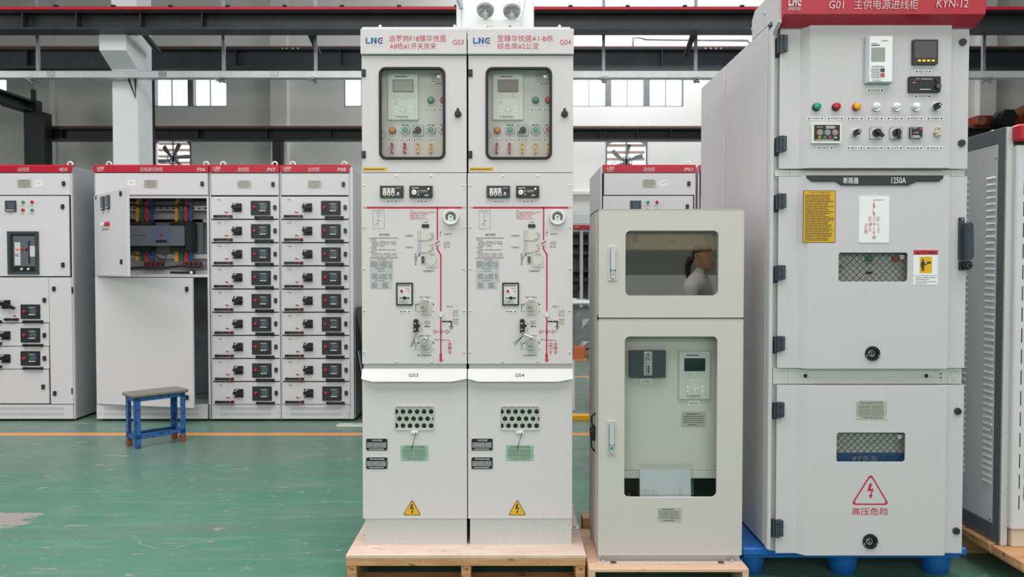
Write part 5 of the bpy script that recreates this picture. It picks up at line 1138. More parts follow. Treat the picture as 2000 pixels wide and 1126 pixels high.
for px in (1178, 1428.5):
    x, z = Front(MY - .004).P(px, 1096); mb = MB('steel'); mb.tube([(x, MY - .004, z_at(F, 1098) + .003), (x, MY - .004, z_at(F, 1088))], .0035, 8); mb.cyl(x, z_at(F, 1098) + .0115, .007, MY - .01, MY + .002, 6); mk('anchor_bolt', mb, pl)
for px in (1197.5, 1407):
    x = F.P(px, 1096)[0]; mb = MB('copper_red'); mb.box(x - .012, x + .012, MY - .016, MY - .002, z_at(F, 1098) + .004, z_at(F, 1098) + .008, .001); mk('rubber_pad', mb, pl)
def cab_handle(F, x0, y0, x1, y1, parent, keym='chrome'):
    w_, h = x1 - x0, y1 - y0; mb = MB('handle_grey'); F.rbox(mb, x0, y0, x1, y1, 1.2, .006, .006); mb.m('ink_soft'); F.rbox(mb, x0 + w_ * .2, y0 + h * .04, x1 - w_ * .16, y1 - h * .04, 5, .0064, .001); mb.m('handle_grey'); F.rbox(mb, x0 + w_ * .26, y0 + h * .055, x1 - w_ * .22, y0 + h * .70, 3.5, .018, .014); F.rbox(mb, x0 + w_ * .26, y0 + h * .71, x1 - w_ * .22, y1 - h * .06, 3.5, .012, .008)
    mb.m(keym); F.cyl(mb, (x0 + x1) / 2, y0 + h * .8, w_ * .17, .015, .006, 18); mb.m('ink'); F.ln(mb, [((x0 + x1) / 2, y0 + h * .785), ((x0 + x1) / 2, y0 + h * .815)], .9, .0154)
    return mk('swing_handle', mb, parent)
for k, (y0, y1, w0, w1) in enumerate(((408, 619.6, 450, 577), (622.6, 1083.4, 656.6, 970.8))):
    a, b, c, d = F.R(1169, y0, 1451.5, y1); a, b = xa - .001, xb + .001
    h0, h1, _, _ = F.R(1221.6 if k == 0 else 1219.7, w0, 1403.5 if k == 0 else 1400.8, w1); h2, h3 = z_at(F, w1), z_at(F, w0)
    mb = MB('paint_cream'); mb.hole_plate(a, b, c, d, h0, h1, h2, h3, F.S(10), MY, MY + .014); q = .002
    for r_ in ((a, b, d - q, d), (a, b, c, c + q), (a, a + q, c, d), (b - q, b, c, d)): mb.box(r_[0], r_[1], MY - .0015, MY + .013, r_[2], r_[3])
    dr = mk('upper_door' if k == 0 else 'lower_door', mb, t)
    mb = MB('glass_tint' if k == 0 else 'glass_clear'); mb.box(h0 - .006, h1 + .006, MY + .0145, MY + .0175, h2 - .006, h3 + .006); mk('window_glass', mb, dr)
    if k == 0: cab_handle(F, 1188, 480, 1204.8, 547.4, dr)
    else: cab_handle(F, 1185.4, 820.5, 1202.2, 886.6, dr, 'green_lamp')
plate(F, 1284, 990, 1331.3, 1018.6, dr, 'plate_steel', 0, 4, 7, cols=2, ink='ink_soft')
mb = MB('black'); xs_ = xa - .012
for y, z in ((3.36, .70), (3.40, .64), (3.37, .60)): mb.tube([(xs_ + .012, y, z), (xs_ - .004, y + .02, z - .02), (xs_ - .004, y - .01, z - .05), (xs_ + .012, y + .01, z - .07)], .004, 6)
mb.box(xs_ + .002, xs_ + .012, 3.36, 3.42, .585, .64, .002); mk('side_socket', mb, t)
# inside, above
zi = z_at(F, 621)
Fi = Front(MY + .055); mb = MB('shelf_cream'); p_ = Fi.R(1215, 456, 1412, 488); mb.box(p_[0], p_[1], MY + .055, MY + .065, p_[2], p_[3], .001); mb.box(p_[0], p_[1], MY + .055, MY + .3, p_[2], p_[2] + .003); sh = mk('top_shelf', mb, t)
for x0 in (1235, 1375): mb = MB('paint_cream'); Fi.box(mb, x0, 458.5, x0 + 10.5, 473.6, .004, .004, .0005); mb.m('plate_steel'); Fi.rbox(mb, x0 + 2, 462, x0 + 8.4, 468, 1.5, .006, .003); mk('latch', mb, sh)
label_plate(Fi, '终端电源', 1299, 467.6, 1322, 474.2, sh, out=.002, dots=False)
mb = MB('void'); p_ = Fi.R(1180, 445, 1442, 620); mb.box(xa + .006, xb - .006, MY + .31, MY + .33, p_[2], zc1 - .006); mb.m('paint_cream'); mb.box(xa + .005, xb - .005, MY + .04, MY + .05, z_at(F, 452), zc1 - .006); mk('shade_backing', mb, t)  # black sheet standing in for the shade of the empty interior
mb = MB('copper'); x, z = Fi.P(1400, 573); mb.torus((x, MY + .06, z - .005), .018, .0015, 'Y', 16, 5); mk('wire_loop', mb, t)
x, z = Fi.P(1394, 459); mb = MB('white_plastic'); mb.cyl(x, z, .006, MY + .055, MY + .085, 12); mk('knob', mb, t)
# inside, below
Y2 = MY + .075; Fi = Front(Y2)
mb = MB('inner_green'); p_ = Fi.R(1180, 630, 1440, 917); mb.box(xa + .006, xb - .006, Y2, Y2 + .004, z_at(Fi, 917), zi - .02); ip = mk('mounting_panel', mb, t)
mb = MB('inner_green'); mb.box(xa + .006, xb - .006, Y2 - .004, Y2 + .03, z_at(Fi, 933), z_at(Fi, 918), .001); mk('mounting_rail', mb, t)
mb = MB('void'); mb.box(xa + .006, xb - .006, MY + .31, MY + .33, zc0 + .006, z_at(Fi, 930)); mk('shade_backing', mb, t)  # black sheet in place of the shaded hollow below the rail
mb = MB('hinge_grey'); Fi.box(mb, 1228, 683, 1297.8, 735, .03, .03, .001); mb.m('steel'); Fi.box(mb, 1255, 684, 1271.4, 731, .032, .003, .0005); mb.m('blue_ink'); Fi.box(mb, 1260.6, 688, 1265.8, 692.6, .0324, .0005, 0); mb.m('ink_soft'); Fi.dash(mb, 1257, 694, 1270, 702, 3, 4, out=.0324); mb.m('ink')
for i in range(4): Fi.cyl(mb, 1264, 713.4 + 3.6 * i, 1.8, .034, .002, 10)
Fi.dash(mb, 1258.6, 705, 1261, 725, 7, 2, out=.0324); Fi.dash(mb, 1257, 728, 1270, 730, 1, 4, out=.0324); mk('communication_unit', mb, ip)
for x in (1225.6, 1300.2):
    for y in (692.5, 725): screw(Fi, x, y, 2.2, ip, 'chrome')
label_plate(Fi, '通讯模块', 1251, 739.2, 1274, 748.2, ip, dots=False)
relay(Fi, 1325, 684.7, 1386, 778.5, ip, 'lcd_dark', body='plastic_pale')
label_plate(Fi, '综合测控装置', 1343.6, 782, 1366.4, 791.2, ip, dots=False)
plate(Fi, 1331.3, 803.6, 1378, 831.6, ip, 'plate_steel', .002, 4, 11, cols=2, ink='ink_soft')
mb = MB('steel'); x, z = Fi.P(1226, 963); mb.cyl(x, z, .006, MY + .03, MY + .06, 10); mk('bolt', mb, t)
# paperwork in a clear sleeve, standing behind the lower pane
YP = MY + .03; Fq = Front(YP); e = empty('document_sleeve', (Fq.P(1300, 971)[0], YP, z_at(Fq, 980)), 'clear sleeve of white papers standing inside the lower glazed door', 'documents')
mb = MB('paper'); Fq.poly(mb, [(1250, 917), (1349, 916.5), (1350.4, 985), (1250.6, 985)], -.004, .004); mb.m('label_grey'); Fq.dash(mb, 1256, 955, 1270, 970, 6, 3, out=-.0035, fill=.3); Fq.dash(mb, 1272, 957, 1288, 970, 5, 4, out=-.0035, fill=.3); Fq.dash(mb, 1326, 950, 1334, 970, 8, 6, out=-.0035, fill=.3); mk('paper_stack', mb, e)
mb = MB('film'); Fq.poly(mb, [(1247.5, 904.5), (1354, 904), (1355.6, 985), (1247.5, 985)], .0, .0008); mk('plastic_sleeve', mb, e)
# wooden box below it
zq = z_at(F, 1098); WF = 3.19; Fw = Front(WF); xl, xr = Fw.P(1150.5, 1110)[0], Fw.P(1463, 1110)[0]
t = empty('wooden_box', ((xl + xr) / 2, WF + .25, 0), 'low open fronted plywood box under the glazed control cabinet', 'box')
mb = MB('timber_pale'); mb.box(xl, xr, WF, WF + .5, zq - .014, zq, .002); mk('top_board', mb, t)
for x0, x1 in ((xl, xl + .026), (xr - .026, xr)): mb = MB('timber_pale'); mb.box(x0, x1, WF, WF + .5, 0, zq - .014, .002); mk('side_board', mb, t)
mb = MB('timber_pale'); mb.box(xl + .026, xr - .026, WF + .48, WF + .5, 0, zq - .014); mk('back_board', mb, t)
mb = MB('timber'); mb.box(.335, .43, 3.71, 3.8, 0, .135, .003); mk('timber_block', mb, None, label='short timber offcut on the floor between pallet and control cabinet', cat='timber')

# ================================================================ G01 metal-clad cabinet
KY = 3.20; F = Front(KY)
zb = z_at(F, 1083.5); xl = Front(KY + .054).P(1507, 560)[0]; xr = Front(KY + .028).P(1886.5, 560)[0]; zt = 2.325; KB = 4.44
t = empty('metal_clad_cabinet', ((xl + xr) / 2, KY + .6, zb), 'large grey medium-voltage cabinet with red header marked G01, on a blue pallet', 'cabinet')
D = KY + .034            # door margin plane; the door centre stands proud at KY
mb = MB('galvanised'); mb.box(xl, xr, D + .02, KB - .01, zb, zt - .002); mk('body', mb, t)
def seam(px): return xl * FPX / (px - 1000)
sx = xl - .012
for y0, y1, z1 in ((KY + .10, seam(1418) - .012, zt), (seam(1418) + .012, KB, zt)):
    mb = MB('paint_grey'); mb.box(sx, xl, y0, y1, zb + .01, z1, .003); mk('side_panel', mb, t)
mb = MB('paint_grey'); mb.box(sx - .003, xl, KY + .035, KY + .075, zb + .01, zt - .03, .002); mk('side_trim', mb, t)
mb = MB('paint_side'); mb.box(sx + .006, xl, KY + .075, KY + .10, zb + .01, zt - .04); mk('side_groove', mb, t)
mb = MB('paint_grey'); mb.prismx([(KY - .03, 2.30), (KY + .035, 2.27), (KY + .035, zt + .001), (3.51, zt + .001), (3.51, 2.41), (3.47, 2.44), (KY - .03, 2.44)], sx, xl + .004); cap = mk('side_cap', mb, t)
mb = MB('paint_grey'); mb.box(xl, xr, KY + .05, 3.51, zt - .01, 2.44); mk('roof_box', mb, t)
for y, z in ((3.33, 2.385), (3.495, 2.37)):
    mb = MB('chrome'); x = sx - .008; mb.tube([(x, y, z), (x + .006, y, z)], .006, 10); mk('screw', mb, cap)
# header
za = z_at(Front(KY - .06), 27); zh = 2.46
mb = MB('red_header'); mb.prismx([(KY - .066, zh), (KY - .058, za), (KY + .008, za - .03), (KY + .05, za - .03), (KY + .05, zh)], xl + .002, xr + .012); hd = mk('header', mb, t, label='red header with silver lettering')
Fh = Front(KY - .0635); mb = MB('silver_ink')
logo(Fh, mb, 1539, -7, 1564, 12, 'silver_ink', 'silver_ink', .0015, .12); mk('logo', mb, hd)
mb = MB('silver_ink'); Fh.text(mb, 'LEINDOER', 1537.6, 13.6, 1563.5, 20.4, .0015, 0, .1); mk('lettering', mb, hd); mb = MB('silver_ink'); Fh.text(mb, 'G01', 1617.5, 1.5, 1647, 17.2, .0015, .0, .12); mk('lettering', mb, hd); mb = MB('silver_ink'); Fh.text(mb, '主供电源进线柜', 1668, -.5, 1792, 18.2, .0015, -.004, .06); mk('lettering', mb, hd); mb = MB('silver_ink'); Fh.text(mb, 'KYN-12', 1828.5, -1, 1890, 14.6, .0015, .0, .12); mk('lettering', mb, hd)
# doors: flat margins, centre panel standing proud
def kdoor(y0, y1, name, win=None, lean_=0):
    zt_, zb_ = z_at(F, y0), z_at(F, y1); a = F.P(1515.5 - (y0 + y1) * .003, (y0 + y1) / 2)[0]; a = xl + .018; b = xr
    c0, c1, c2, c3 = a + F.S(39), a + F.S(53), b - F.S(42), b - F.S(36)
    mb = MB('paint_grey'); zt2, zb2 = zt_, zb_
    P = [(a, D), (a, D - .004), (a + .002, D - .006), (c0, D - .006), (c1, KY + .001), (c1 + .001, KY), (c2 - .001, KY), (c2, KY + .001), (c3, D - .006), (b - .002, D - .006), (b, D - .004), (b, D)]
    if not win: mb.prismz(P, zb_, zt_)
    else:
        h0, h1, _, _ = F.R(win[0], win[1], win[2], win[3]); h2, h3 = z_at(F, win[3]), z_at(F, win[1])
        mb.prismz([p_ for p_ in P if p_[0] < c1 + .0005] + [(c1, D)], zb_, zt_); mb.prismz([p_ for p_ in P if p_[0] > c2 - .0005] + [(c2, D)], zb_, zt_)
        mb.hole_plate(c1, c2, zb_, zt_, h0, h1, h2, h3, F.S(5), KY, KY + .006); mb.box(c1, c2, KY + .006, D, zt_ - .003, zt_); mb.box(c1, c2, KY + .006, D, zb_, zb_ + .003)
    o = mk(name, mb, t)
    if win:
        mb = MB('glass_clear'); mb.box(h0, h1, KY + .004, KY + .007, h2, h3); mk('window_glass', mb, o)
        mb = MB('hinge_grey'); p_ = .0268; n_ = 14
        # diamond mesh behind the pane
        for s_ in (1, -1):
            k = -n_
            while k < 2 * n_:
                x0_ = h0 + k * p_ * 1.0; pts = []
                for (x, z) in [(x0_ + s_ * 0, h2)]:
                    H_ = h3 - h2; xa_, xb_ = x, x + s_ * H_
                    lo, hi = 0.0, 1.0
                    for (v0, v1) in ((xa_, xb_),):
                        dv = v1 - v0
                        t0, t1 = sorted(((h0 - v0) / dv, (h1 - v0) / dv)); lo, hi = max(lo, t0), min(hi, t1)
                    if hi - lo > .02: pts = [(xa_ + (xb_ - xa_) * lo, KY + .016, h2 + H_ * lo), (xa_ + (xb_ - xa_) * hi, KY + .016, h2 + H_ * hi)]
                if pts: mb.tube(pts, .0016, 4)
                k += 1
        ms = mk('wire_mesh', mb, o); ms['kind'] = 'stuff'
        mb = MB('ink_white'); cx_, cy_ = win[2] - 10, win[1] + 8; F.oring(mb, cx_ - 1.5, cy_, 2.6, .7, -.0035); F.oring(mb, cx_ + 1.5, cy_, 2.6, .7, -.0035); F.dash(mb, cx_ - 4, cy_ + 3.4, cx_ + 4, cy_ + 4.6, 1, out=-.0035); mk('certification_mark', mb, o)
        mb = MB('inner_panel'); mb.box(h0 - .03, h1 + .03, D + .012, D + .016, h2 - .03, h3 + .03); bk = mk('inner_face', mb, o)
        return o, bk, (h0, h1, h2, h3)
    return o
d1 = kdoor(32.5, 327.5, 'instrument_door'); d2, bk2, w2 = kdoor(343, 719.5, 'breaker_door', (1637.8, 492.8, 1772.8, 549.4)); d3, bk3, w3 = kdoor(753.5, 1084, 'cable_door', (1633.8, 844, 1768, 901.3))
def khinge(y0, y1, parent):
    Fm = Front(D - .006); zt_, zb_ = z_at(Fm, y0), z_at(Fm, y1); x = xl + .018
    mb = MB('hinge_grey'); mb.box(x + .002, x + .026, D - .022, D - .006, zb_ + .004, zt_, .002); mb.prismx([(D - .012, zb_), (D - .006, zb_), (D + .02, zb_ - .012), (D + .02, zt_ - .006), (D - .012, zt_ - .002)], x - .012, x + .002)
    mb.tube([(x + .003, D - .018, zb_), (x + .003, D - .018, zt_)], .0085, 10); mb.m('black'); mb.box(x - .002, x + .012, D - .0275, D - .0262, zt_ - .018, zt_ - .016); mb.box(x - .002, x + .012, D - .0275, D - .0262, zb_ + .016, zb_ + .018); mk('hinge', mb, parent)
for y0, y1, p_ in ((70, 104, d1), (266, 297.5, d1), (378, 408, d2), (517.5, 547, d2), (655.5, 685.5, d2), (784, 815, d3), (1013, 1047, d3)): khinge(y0, y1, p_)
Fm = Front(D - .006)
for px, py, p_ in ((1880, 82.5, d1), (1877.7, 279.4, d1), (1870, 802.5, d3), (1867, 1036, d3)):
    mb = MB('hinge_grey'); Fm.cyl(mb, px, py, 7.3, .008, .008, 24, r0=6.6); mb.m('black'); Fm.cyl(mb, px, py, 4.6, .0086, .004, 20); mb.m('hinge_grey'); Fm.oring(mb, px, py, 2.6, .9, .009); mk('lock', mb, p_)
def khole(px, py, r, parent):
    mb = MB('black'); x, z = F.P(px, py); mb.ring(circ(x, z, F.S(r), 36), circ(x, z, F.S(r * .66), 36), KY - .008, KY); mb.m('void'); mb.flat(circ(x, z, F.S(r * .66), 28), KY - .001); mb.m('steel'); mb.torus((x - F.S(2), KY - .003, z), F.S(r * .42), .0014, 'Y', 18, 6); mb.torus((x - F.S(4), KY - .004, z), F.S(r * .22), .0013, 'Y', 14, 6); mb.m('ink_white'); F.ln(mb, [(px - r * .83, py + 3), (px - r * .8, py + 6)], .8, .0084); F.ln(mb, [(px + r * .8, py + 3), (px + r * .83, py + 6)], .8, .0084); return mk('racking_socket', mb, parent)
khole(1703.4, 689.6, 14.2, d2); khole(1699, 1056, 14.6, d3)
# strips between the doors
for y0, y1 in ((329, 341.5), (721, 752)):
    for x0, x1 in ((xl + .004, xl + .066), (xl + .067, xr - .062), (xr - .061, xr - .004)): mb = MB('galvanised'); mb.box(x0, x1, D + .008, D + .021, z_at(F, y1), z_at(F, y0)); s_ = mk('frame_strip', mb, t)
Fg = Front(D + .008)
for px in (1573, 1809):
    mb = MB('void'); Fg.cyl(mb, px, 733.4, 4.2, .001, .001, 16); mb.m('chrome'); Fg.oring(mb, px, 733.4, 4.4, 1, .0014); Fg.cyl(mb, px - 8.4, 733, 2, .003, .003, 10); Fg.cyl(mb, px + 8.4, 734, 2, .003, .003, 10); mk('guide_hole', mb, t)
mb = MB('void'); Fg.cyl(mb, 1837.5, 729.5, 1.6, .001, .001, 10); Fg.cyl(mb, 1837.5, 737, 1.6, .001, .001, 10); mb.m('plate_steel'); Fg.oring(mb, 1864, 731, 8.2, .8, .0008); Fg.ln(mb, [(1860, 738), (1860, 744), (1867, 744), (1867, 738)], .8, .0008); mk('keyhole_slot', mb, t)
# ---- instrument door devices
mb = MB('bezel_aqua'); F.box(mb, 1687, 73, 1739.5, 164.5, .02, .02, .004); mb.m('white_plastic'); F.rbox(mb, 1691.5, 75, 1735.5, 163, 2, .032, .014); F2 = Front(KY - .032)
mb.m('lcd'); F2.quad(mb, 1701.5, 92.6, 1728.5, 120.2); mb.m('ink_soft'); F2.dash(mb, 1702, 83.5, 1716, 85.5, 1, 4); F2.rbox(mb, 1701.5, 87, 1718, 89.4, 1, .0008, .0006); F2.text(mb, 'Sixwave' if 0 else 'S', 1721.6, 77.6, 1724.4, 81.2); F2.dash(mb, 1725, 78.4, 1735, 80.6, 1, 6); F2.dash(mb, 1702, 128.5, 1727, 131, 2, 6, 5); F2.dash(mb, 1704, 155.6, 1725, 157.2, 1, 4); F2.dash(mb, 1703, 158.4, 1726, 159.6, 1, 5)
mb.m('label_grey')
for i in range(4): F2.rbox(mb, 1701.5, 132.6 + i * 5, 1717.6, 136.2 + i * 5, 1, .003, .003)
mb.m('hinge_grey'); F2.rbox(mb, 1719.6, 133.4, 1727.4, 140.4, 1, .003, .003); mb.m('red_lamp'); F2.rbox(mb, 1719.6, 143, 1727.4, 150, 1, .003, .003); mk('protection_relay', mb, d1)
mb = MB('dark_panel'); F.rbox(mb, 1780, 79, 1828.6, 127, 1.5, .014, .014); mb.m('black_gloss'); F.quad(mb, 1783, 83, 1825.6, 115, .0144); mb.m('amber_button_glow')
for x in (1792, 1800.8, 1809.6, 1818.8): F.box(mb, x - 2.7, 118.3, x + 2.7, 121.9, .0165, .003, .0005)
mb.m('ink_soft'); F.poly(mb, [(1786.6, 81), (1790, 84), (1786.6, 87), (1783.2, 84)], .0148, .0004); F.dash(mb, 1789, 122.6, 1822, 123.6, 1, 4, out=.0144); F.dash(mb, 1803, 82, 1823, 86, 2, 5, out=.0146); mk('power_meter', mb, d1)
mb = MB('black'); F.rbox(mb, 1772.6, 150.6, 1833.6, 181, 1.2, .014, .014); mb.m('ink_white'); F.dash(mb, 1796, 154.8, 1819, 156.6, 1, 6, out=.0144); F.dash(mb, 1793, 174.6, 1818, 177.2, 1, 9, out=.0144); F.ln(mb, [(1786, 156.6), (1788, 154), (1790, 156.6), (1794, 154.4)], .5, .0144); F.dash(mb, 1779, 162.4, 1786, 163.6, 1, 5, out=.0144); mb.m('dark_panel')
for r_ in range(6):
    for i in range(2): F.quad(mb, 1790 + i * 11 + (r_ % 2) * 4, 159.6 + r_ * 2.4, 1798 + i * 11 + (r_ % 2) * 4, 160.6 + r_ * 2.4, .0144)
mb.m('red_led'); F.cyl(mb, 1782.4, 158.6, 1, .0155, .002, 8); mb.m('dark_panel'); F.cyl(mb, 1826, 158.4, 3.6, .02, .008, 16); F.cyl(mb, 1827, 170.6, 5, .026, .014, 20); mb.m('ink_soft'); F.cyl(mb, 1827, 170.6, 4, .0265, .002, 20); mk('alarm_unit', mb, d1)
for i, (x, m_) in enumerate(((1593.5, 'green_lamp'), (1631.8, 'red_lamp'), (1671.4, 'yellow'), (1710.3, 'white_plastic'), (1749.6, 'white_plastic'), (1787.7, 'white_plastic'))):
    mb = MB('red_lamp' if i == 2 else ('chrome' if i > 2 else 'dark_panel')); F.cyl(mb, x, 209.2, 7.6, .012, .012, 26); mb.m(m_); F.cyl(mb, x, 209, 6.4 if i < 3 else 5.6, .022, .012, 22); F.dome(mb, x, 209, 6.4 if i < 3 else 5.6, .022, .004, 22)
    if i in (3, 4): mb.m('label_grey'); F.ln(mb, [(x - 3, 207), (x - 1, 210), (x + 2, 211), (x + 4, 207)], 1, .0262)
    mk('indicator_lamp', mb, d1)
def selector(px, py, r, parent):
    mb = MB('chrome'); F.cyl(mb, px, py, r, .01, .01, 24); mb.m('black'); F.cyl(mb, px, py, r * .86, .018, .01, 22); F.poly(mb, [(px - r * 1.0, py + r * .7), (px - r * .5, py + r * 1.15), (px + r * .75, py - r * .3), (px + r * .35, py - r * .75)], .034, .018); mb.m('ink_white'); F.ln(mb, [(px - r * .1, py + r * .05), (px + r * .5, py - r * .5)], r * .16, .0345); return mk('selector_switch', mb, parent)
selector(1826.6, 208.4, 7.6, d1); selector(1670.5, 259.6, 7.6, d1)
for s_, x in zip(('分闸指示', '合闸指示', '储能指示', '开关位置指示', 'PT位置指示', '故障指示', '音响解除'), (1592.6, 1631, 1670, 1708.8, 1747.8, 1786.5, 1825.4)): label_plate(F, s_, x - 15.7, 227.8, x + 15.7, 234.8, d1)
for s_, x in zip(('带电显示', '储能开关', '就地/远控', '分合闸开关', '温控器', '跳闸压板'), (1611.6, 1669.3, 1708.2, 1747, 1785.9, 1824.8)): label_plate(F, s_, x - 15.7, 285.4, x + 15.7, 292.4, d1)
label_plate(F, '综合继保', 1693.8, 173, 1725.4, 180.3, d1); label_plate(F, '智能仪表', 1786.8, 136.2, 1818.6, 143.6, d1); label_plate(F, '报警器', 1786.2, 184.6, 1818, 192, d1)
mb = MB('plastic_grey'); F.rbox(mb, 1583, 240.8, 1641.5, 280.4, 2, .012, .012); mb.m('black'); F.quad(mb, 1587.8, 244.8, 1637.8, 275.8, .0124)
for i, (m1, m2) in enumerate((('orange', 'yellow'), ('green_dull', 'green_lamp'), ('red_dull', 'red_lamp'))):
    x = 1599 + 14.6 * i; mb.m(m1); F.oring(mb, x, 259.6, 5.8, .9, .0128); mb.m('rod'); F.cyl(mb, x, 259.6, 5, .016, .004, 18); mb.m('ink_soft'); F.oring(mb, x, 259.6, 2.6, .7, .0164); mb.m(m2); F.oring(mb, 1598.6 + i * 9.9, 269, 2, 1.6, .0128)
mb.m('ink_white'); F.text(mb, 'GSN-Q', 1592.6, 248, 1604.4, 250.4, .0128); F.dash(mb, 1611, 246.6, 1632, 252, 3, 4, out=.0128); F.dash(mb, 1626, 267.6, 1635, 271, 2, 4, out=.0128); F.dash(mb, 1590, 273, 1636, 275.2, 1, 4, out=.0128); mk('voltage_indicator', mb, d1)
cam_switch(F, 1697.2, 247.8, 1722, 271.8, d1, math.radians(40)); cam_switch(F, 1736.2, 247.8, 1760.8, 271.8, d1, math.radians(85))
mb = MB('dark_panel'); F.rbox(mb, 1775.2, 248.4, 1799.2, 270.4, 1, .014, .014); mb.m('label_grey'); q = F.R(1775.2, 248.4, 1799.2, 270.4); mb.ring(rr(*q, .001, 2), rr(q[0] + .002, q[1] - .002, q[2] + .002, q[3] - .002, .001, 2), KY - .0145, KY - .014); mb.m('red_led'); F.quad(mb, 1793.4, 251.6, 1797, 254, .0145); mb.m('ink_white'); F.dash(mb, 1779, 250.4, 1790, 252, 1, 3, out=.0145); F.dash(mb, 1782, 259.4, 1793, 261, 1, 3, out=.0145); F.dash(mb, 1779, 265, 1796, 269, 2, 3, out=.0145); mk('temperature_controller', mb, d1)
mb = MB('beige')
for dx_, dy_ in ((2, -8), (3, 6), (-3, 1)): F.cyl(mb, 1828.4 + dx_, 258.2 + dy_, 3.2, .018, .018, 14); F.dome(mb, 1828.4 + dx_, 258.2 + dy_, 2.6, .018, .004, 12)
F.box(mb, 1825.4, 249, 1831.6, 266, .01, .01, .001); mb.m('brushed'); F.ln(mb, [(1826, 250), (1824.6, 267)], 1.2, .0204); mk('link_plate', mb, d1)
# ---- breaker door
mb = MB('dark_panel'); F.poly(mb, [(1574.4, 342.6), (1841, 342.6), (1841, 348), (1832, 354.6), (1790, 354.6), (1773, 362), (1643, 362), (1631, 354.6), (1586, 354.6), (1574.4, 347)], .006, .006); hb = mk('black_title_plate', mb, d2); mb = MB('ink_white'); F.text(mb, '断路器', 1646, 346.4, 1675.4, 358.8, .0066, .004); F.text(mb, '1250A', 1739.6, 346.4, 1767.8, 358, .0066, .004); mk('lettering', mb, d2)
mb = MB('ink'); F.box(mb, 1568.4, 371.6, 1631.8, 473.4, .001, .001, 0); mb.m('yellow_notice'); F.quad(mb, 1569.4, 372.6, 1630.8, 472.4, .0013); mb.m('ink'); F.text(mb, 'KYN28A-12 开关柜操作说明', 1581, 374.2, 1620, 377.2, .0016); F.dash(mb, 1572, 379, 1629, 470, 28, 5, out=.0016, fill=.42); mk('yellow_notice', mb, d2)
mb = MB('white_plastic'); F.rbox(mb, 1677.4, 382.8, 1736.2, 473.6, 2.2, .003, .003); F3 = Front(KY - .003); mb.m('red_ink')
cx_ = 1706.8
F3.ln(mb, [(cx_, 390), (1724, 390)], 1); F3.ln(mb, [(cx_, 390), (cx_, 405)], .8)
for y in (397, 400, 417, 420): s_ = -1 if y < 410 else 1; F3.ln(mb, [(cx_ - 2.6, y + 2.6), (cx_, y), (cx_ + 2.6, y + 2.6)] if s_ < 0 else [(cx_ - 2.6, y - 2.6), (cx_, y), (cx_ + 2.6, y - 2.6)], .7)
F3.ln(mb, [(cx_ - 1.6, 402.8), (cx_ + 1.6, 406)], .6); F3.ln(mb, [(cx_ + 1.6, 402.8), (cx_ - 1.6, 406)], .6); F3.ln(mb, [(cx_ - 3, 409), (cx_, 415), (cx_, 452)], .8)
for x in (1698.4, 1713.4):
    for y in (425, 430): F3.oring(mb, x, y, 2.3, .6); F3.ln(mb, [(x + 2.4, y), (x + 5, y - 1)], .5)
F3.ln(mb, [(1691, 437), (1716, 437)], .7); F3.ln(mb, [(1701, 434.6), (1703, 437), (1701, 439.4)], .6); F3.ln(mb, [(1698.6, 434.6), (1700.6, 437), (1698.6, 439.4)], .6)
F3.ln(mb, [(1691, 437), (1691, 440)], .7)
for x in (1691, 1698.8): F3.ln(mb, [(x - 1.6, 440), (x + 1.6, 440), (x + 1.6, 448), (x - 1.6, 448), (x - 1.6, 440)], .6)
F3.ln(mb, [(1698.8, 437), (1698.8, 440)], .6); F3.oring(mb, 1691, 450.6, 2, .6); F3.oring(mb, 1693, 453.4, 2, .6); F3.oring(mb, 1689.4, 453.4, 2, .6); F3.ln(mb, [(1715.4, 437), (1715.4, 446)], .6); F3.oring(mb, 1715.4, 447.6, 1.8, .6)
for x, y in ((1698.8, 450), (1715.4, 452)):
    for i, w_ in enumerate((2.4, 1.5, .6)): F3.ln(mb, [(x - w_, y + 1.4 * i), (x + w_, y + 1.4 * i)], .5)
F3.ln(mb, [(cx_ - 2.4, 453), (cx_ + 2.4, 453), (cx_, 457.6), (cx_ - 2.4, 453)], .7); F3.oring(mb, cx_, 463, 2.8, .8); F3.ln(mb, [(cx_ + 2.6, 463), (cx_ + 6, 461.6)], .6); F3.oring(mb, cx_, 463, 1.3, .6); mk('diagram_plate', mb, d2)
mb = MB('white_plastic'); F.box(mb, 1784, 488, 1831.8, 555.8, .001, .001, 0); mb.m('red_print'); F.quad(mb, 1784, 488, 1831.8, 497.2, .0013); mb.m('ink'); mb.flat([F.P(*q) for q in ((1788.4, 496), (1796.4, 496), (1792.4, 489.6))], KY - .0016); F.text(mb, '危险', 1799, 490.4, 1809, 495.4, .0016); F.dash(mb, 1812, 491, 1829, 495, 1, 5, out=.0016, fill=.7)
mb.m('yellow'); F.quad(mb, 1796, 501, 1820, 533, .0013); mb.m('ink'); x, z = F.P(1802, 507.6); mb.flat(circ(x, z, F.S(2), 14), KY - .0016); F.poly(mb, [(1799.4, 510), (1804.6, 510), (1807, 516), (1811, 514), (1811.6, 515.6), (1806.4, 518.4), (1804.8, 515), (1804.8, 529), (1802.6, 529), (1802, 519), (1801.4, 529), (1799.2, 529), (1799.2, 516), (1798.4, 520), (1797.2, 519.6)], .0016, .0002); F.quad(mb, 1810, 510.4, 1817.6, 514.6, .0016); F.quad(mb, 1784, 537, 1831.8, 537.5, .0013)
F.text(mb, '请勿操作！(授权操作人员操作)', 1788, 540, 1827, 543, .0016, 0); F.text(mb, '未经许可者禁止操作', 1788, 544.2, 1814, 547, .0016, 0); F.text(mb, 'To be operated by authorized', 1788, 548.6, 1827.6, 551.4, .0016, .006); F.text(mb, 'personnel only.', 1788, 552, 1808.6, 554.8, .0016, .006); mk('danger_sign', mb, d2)
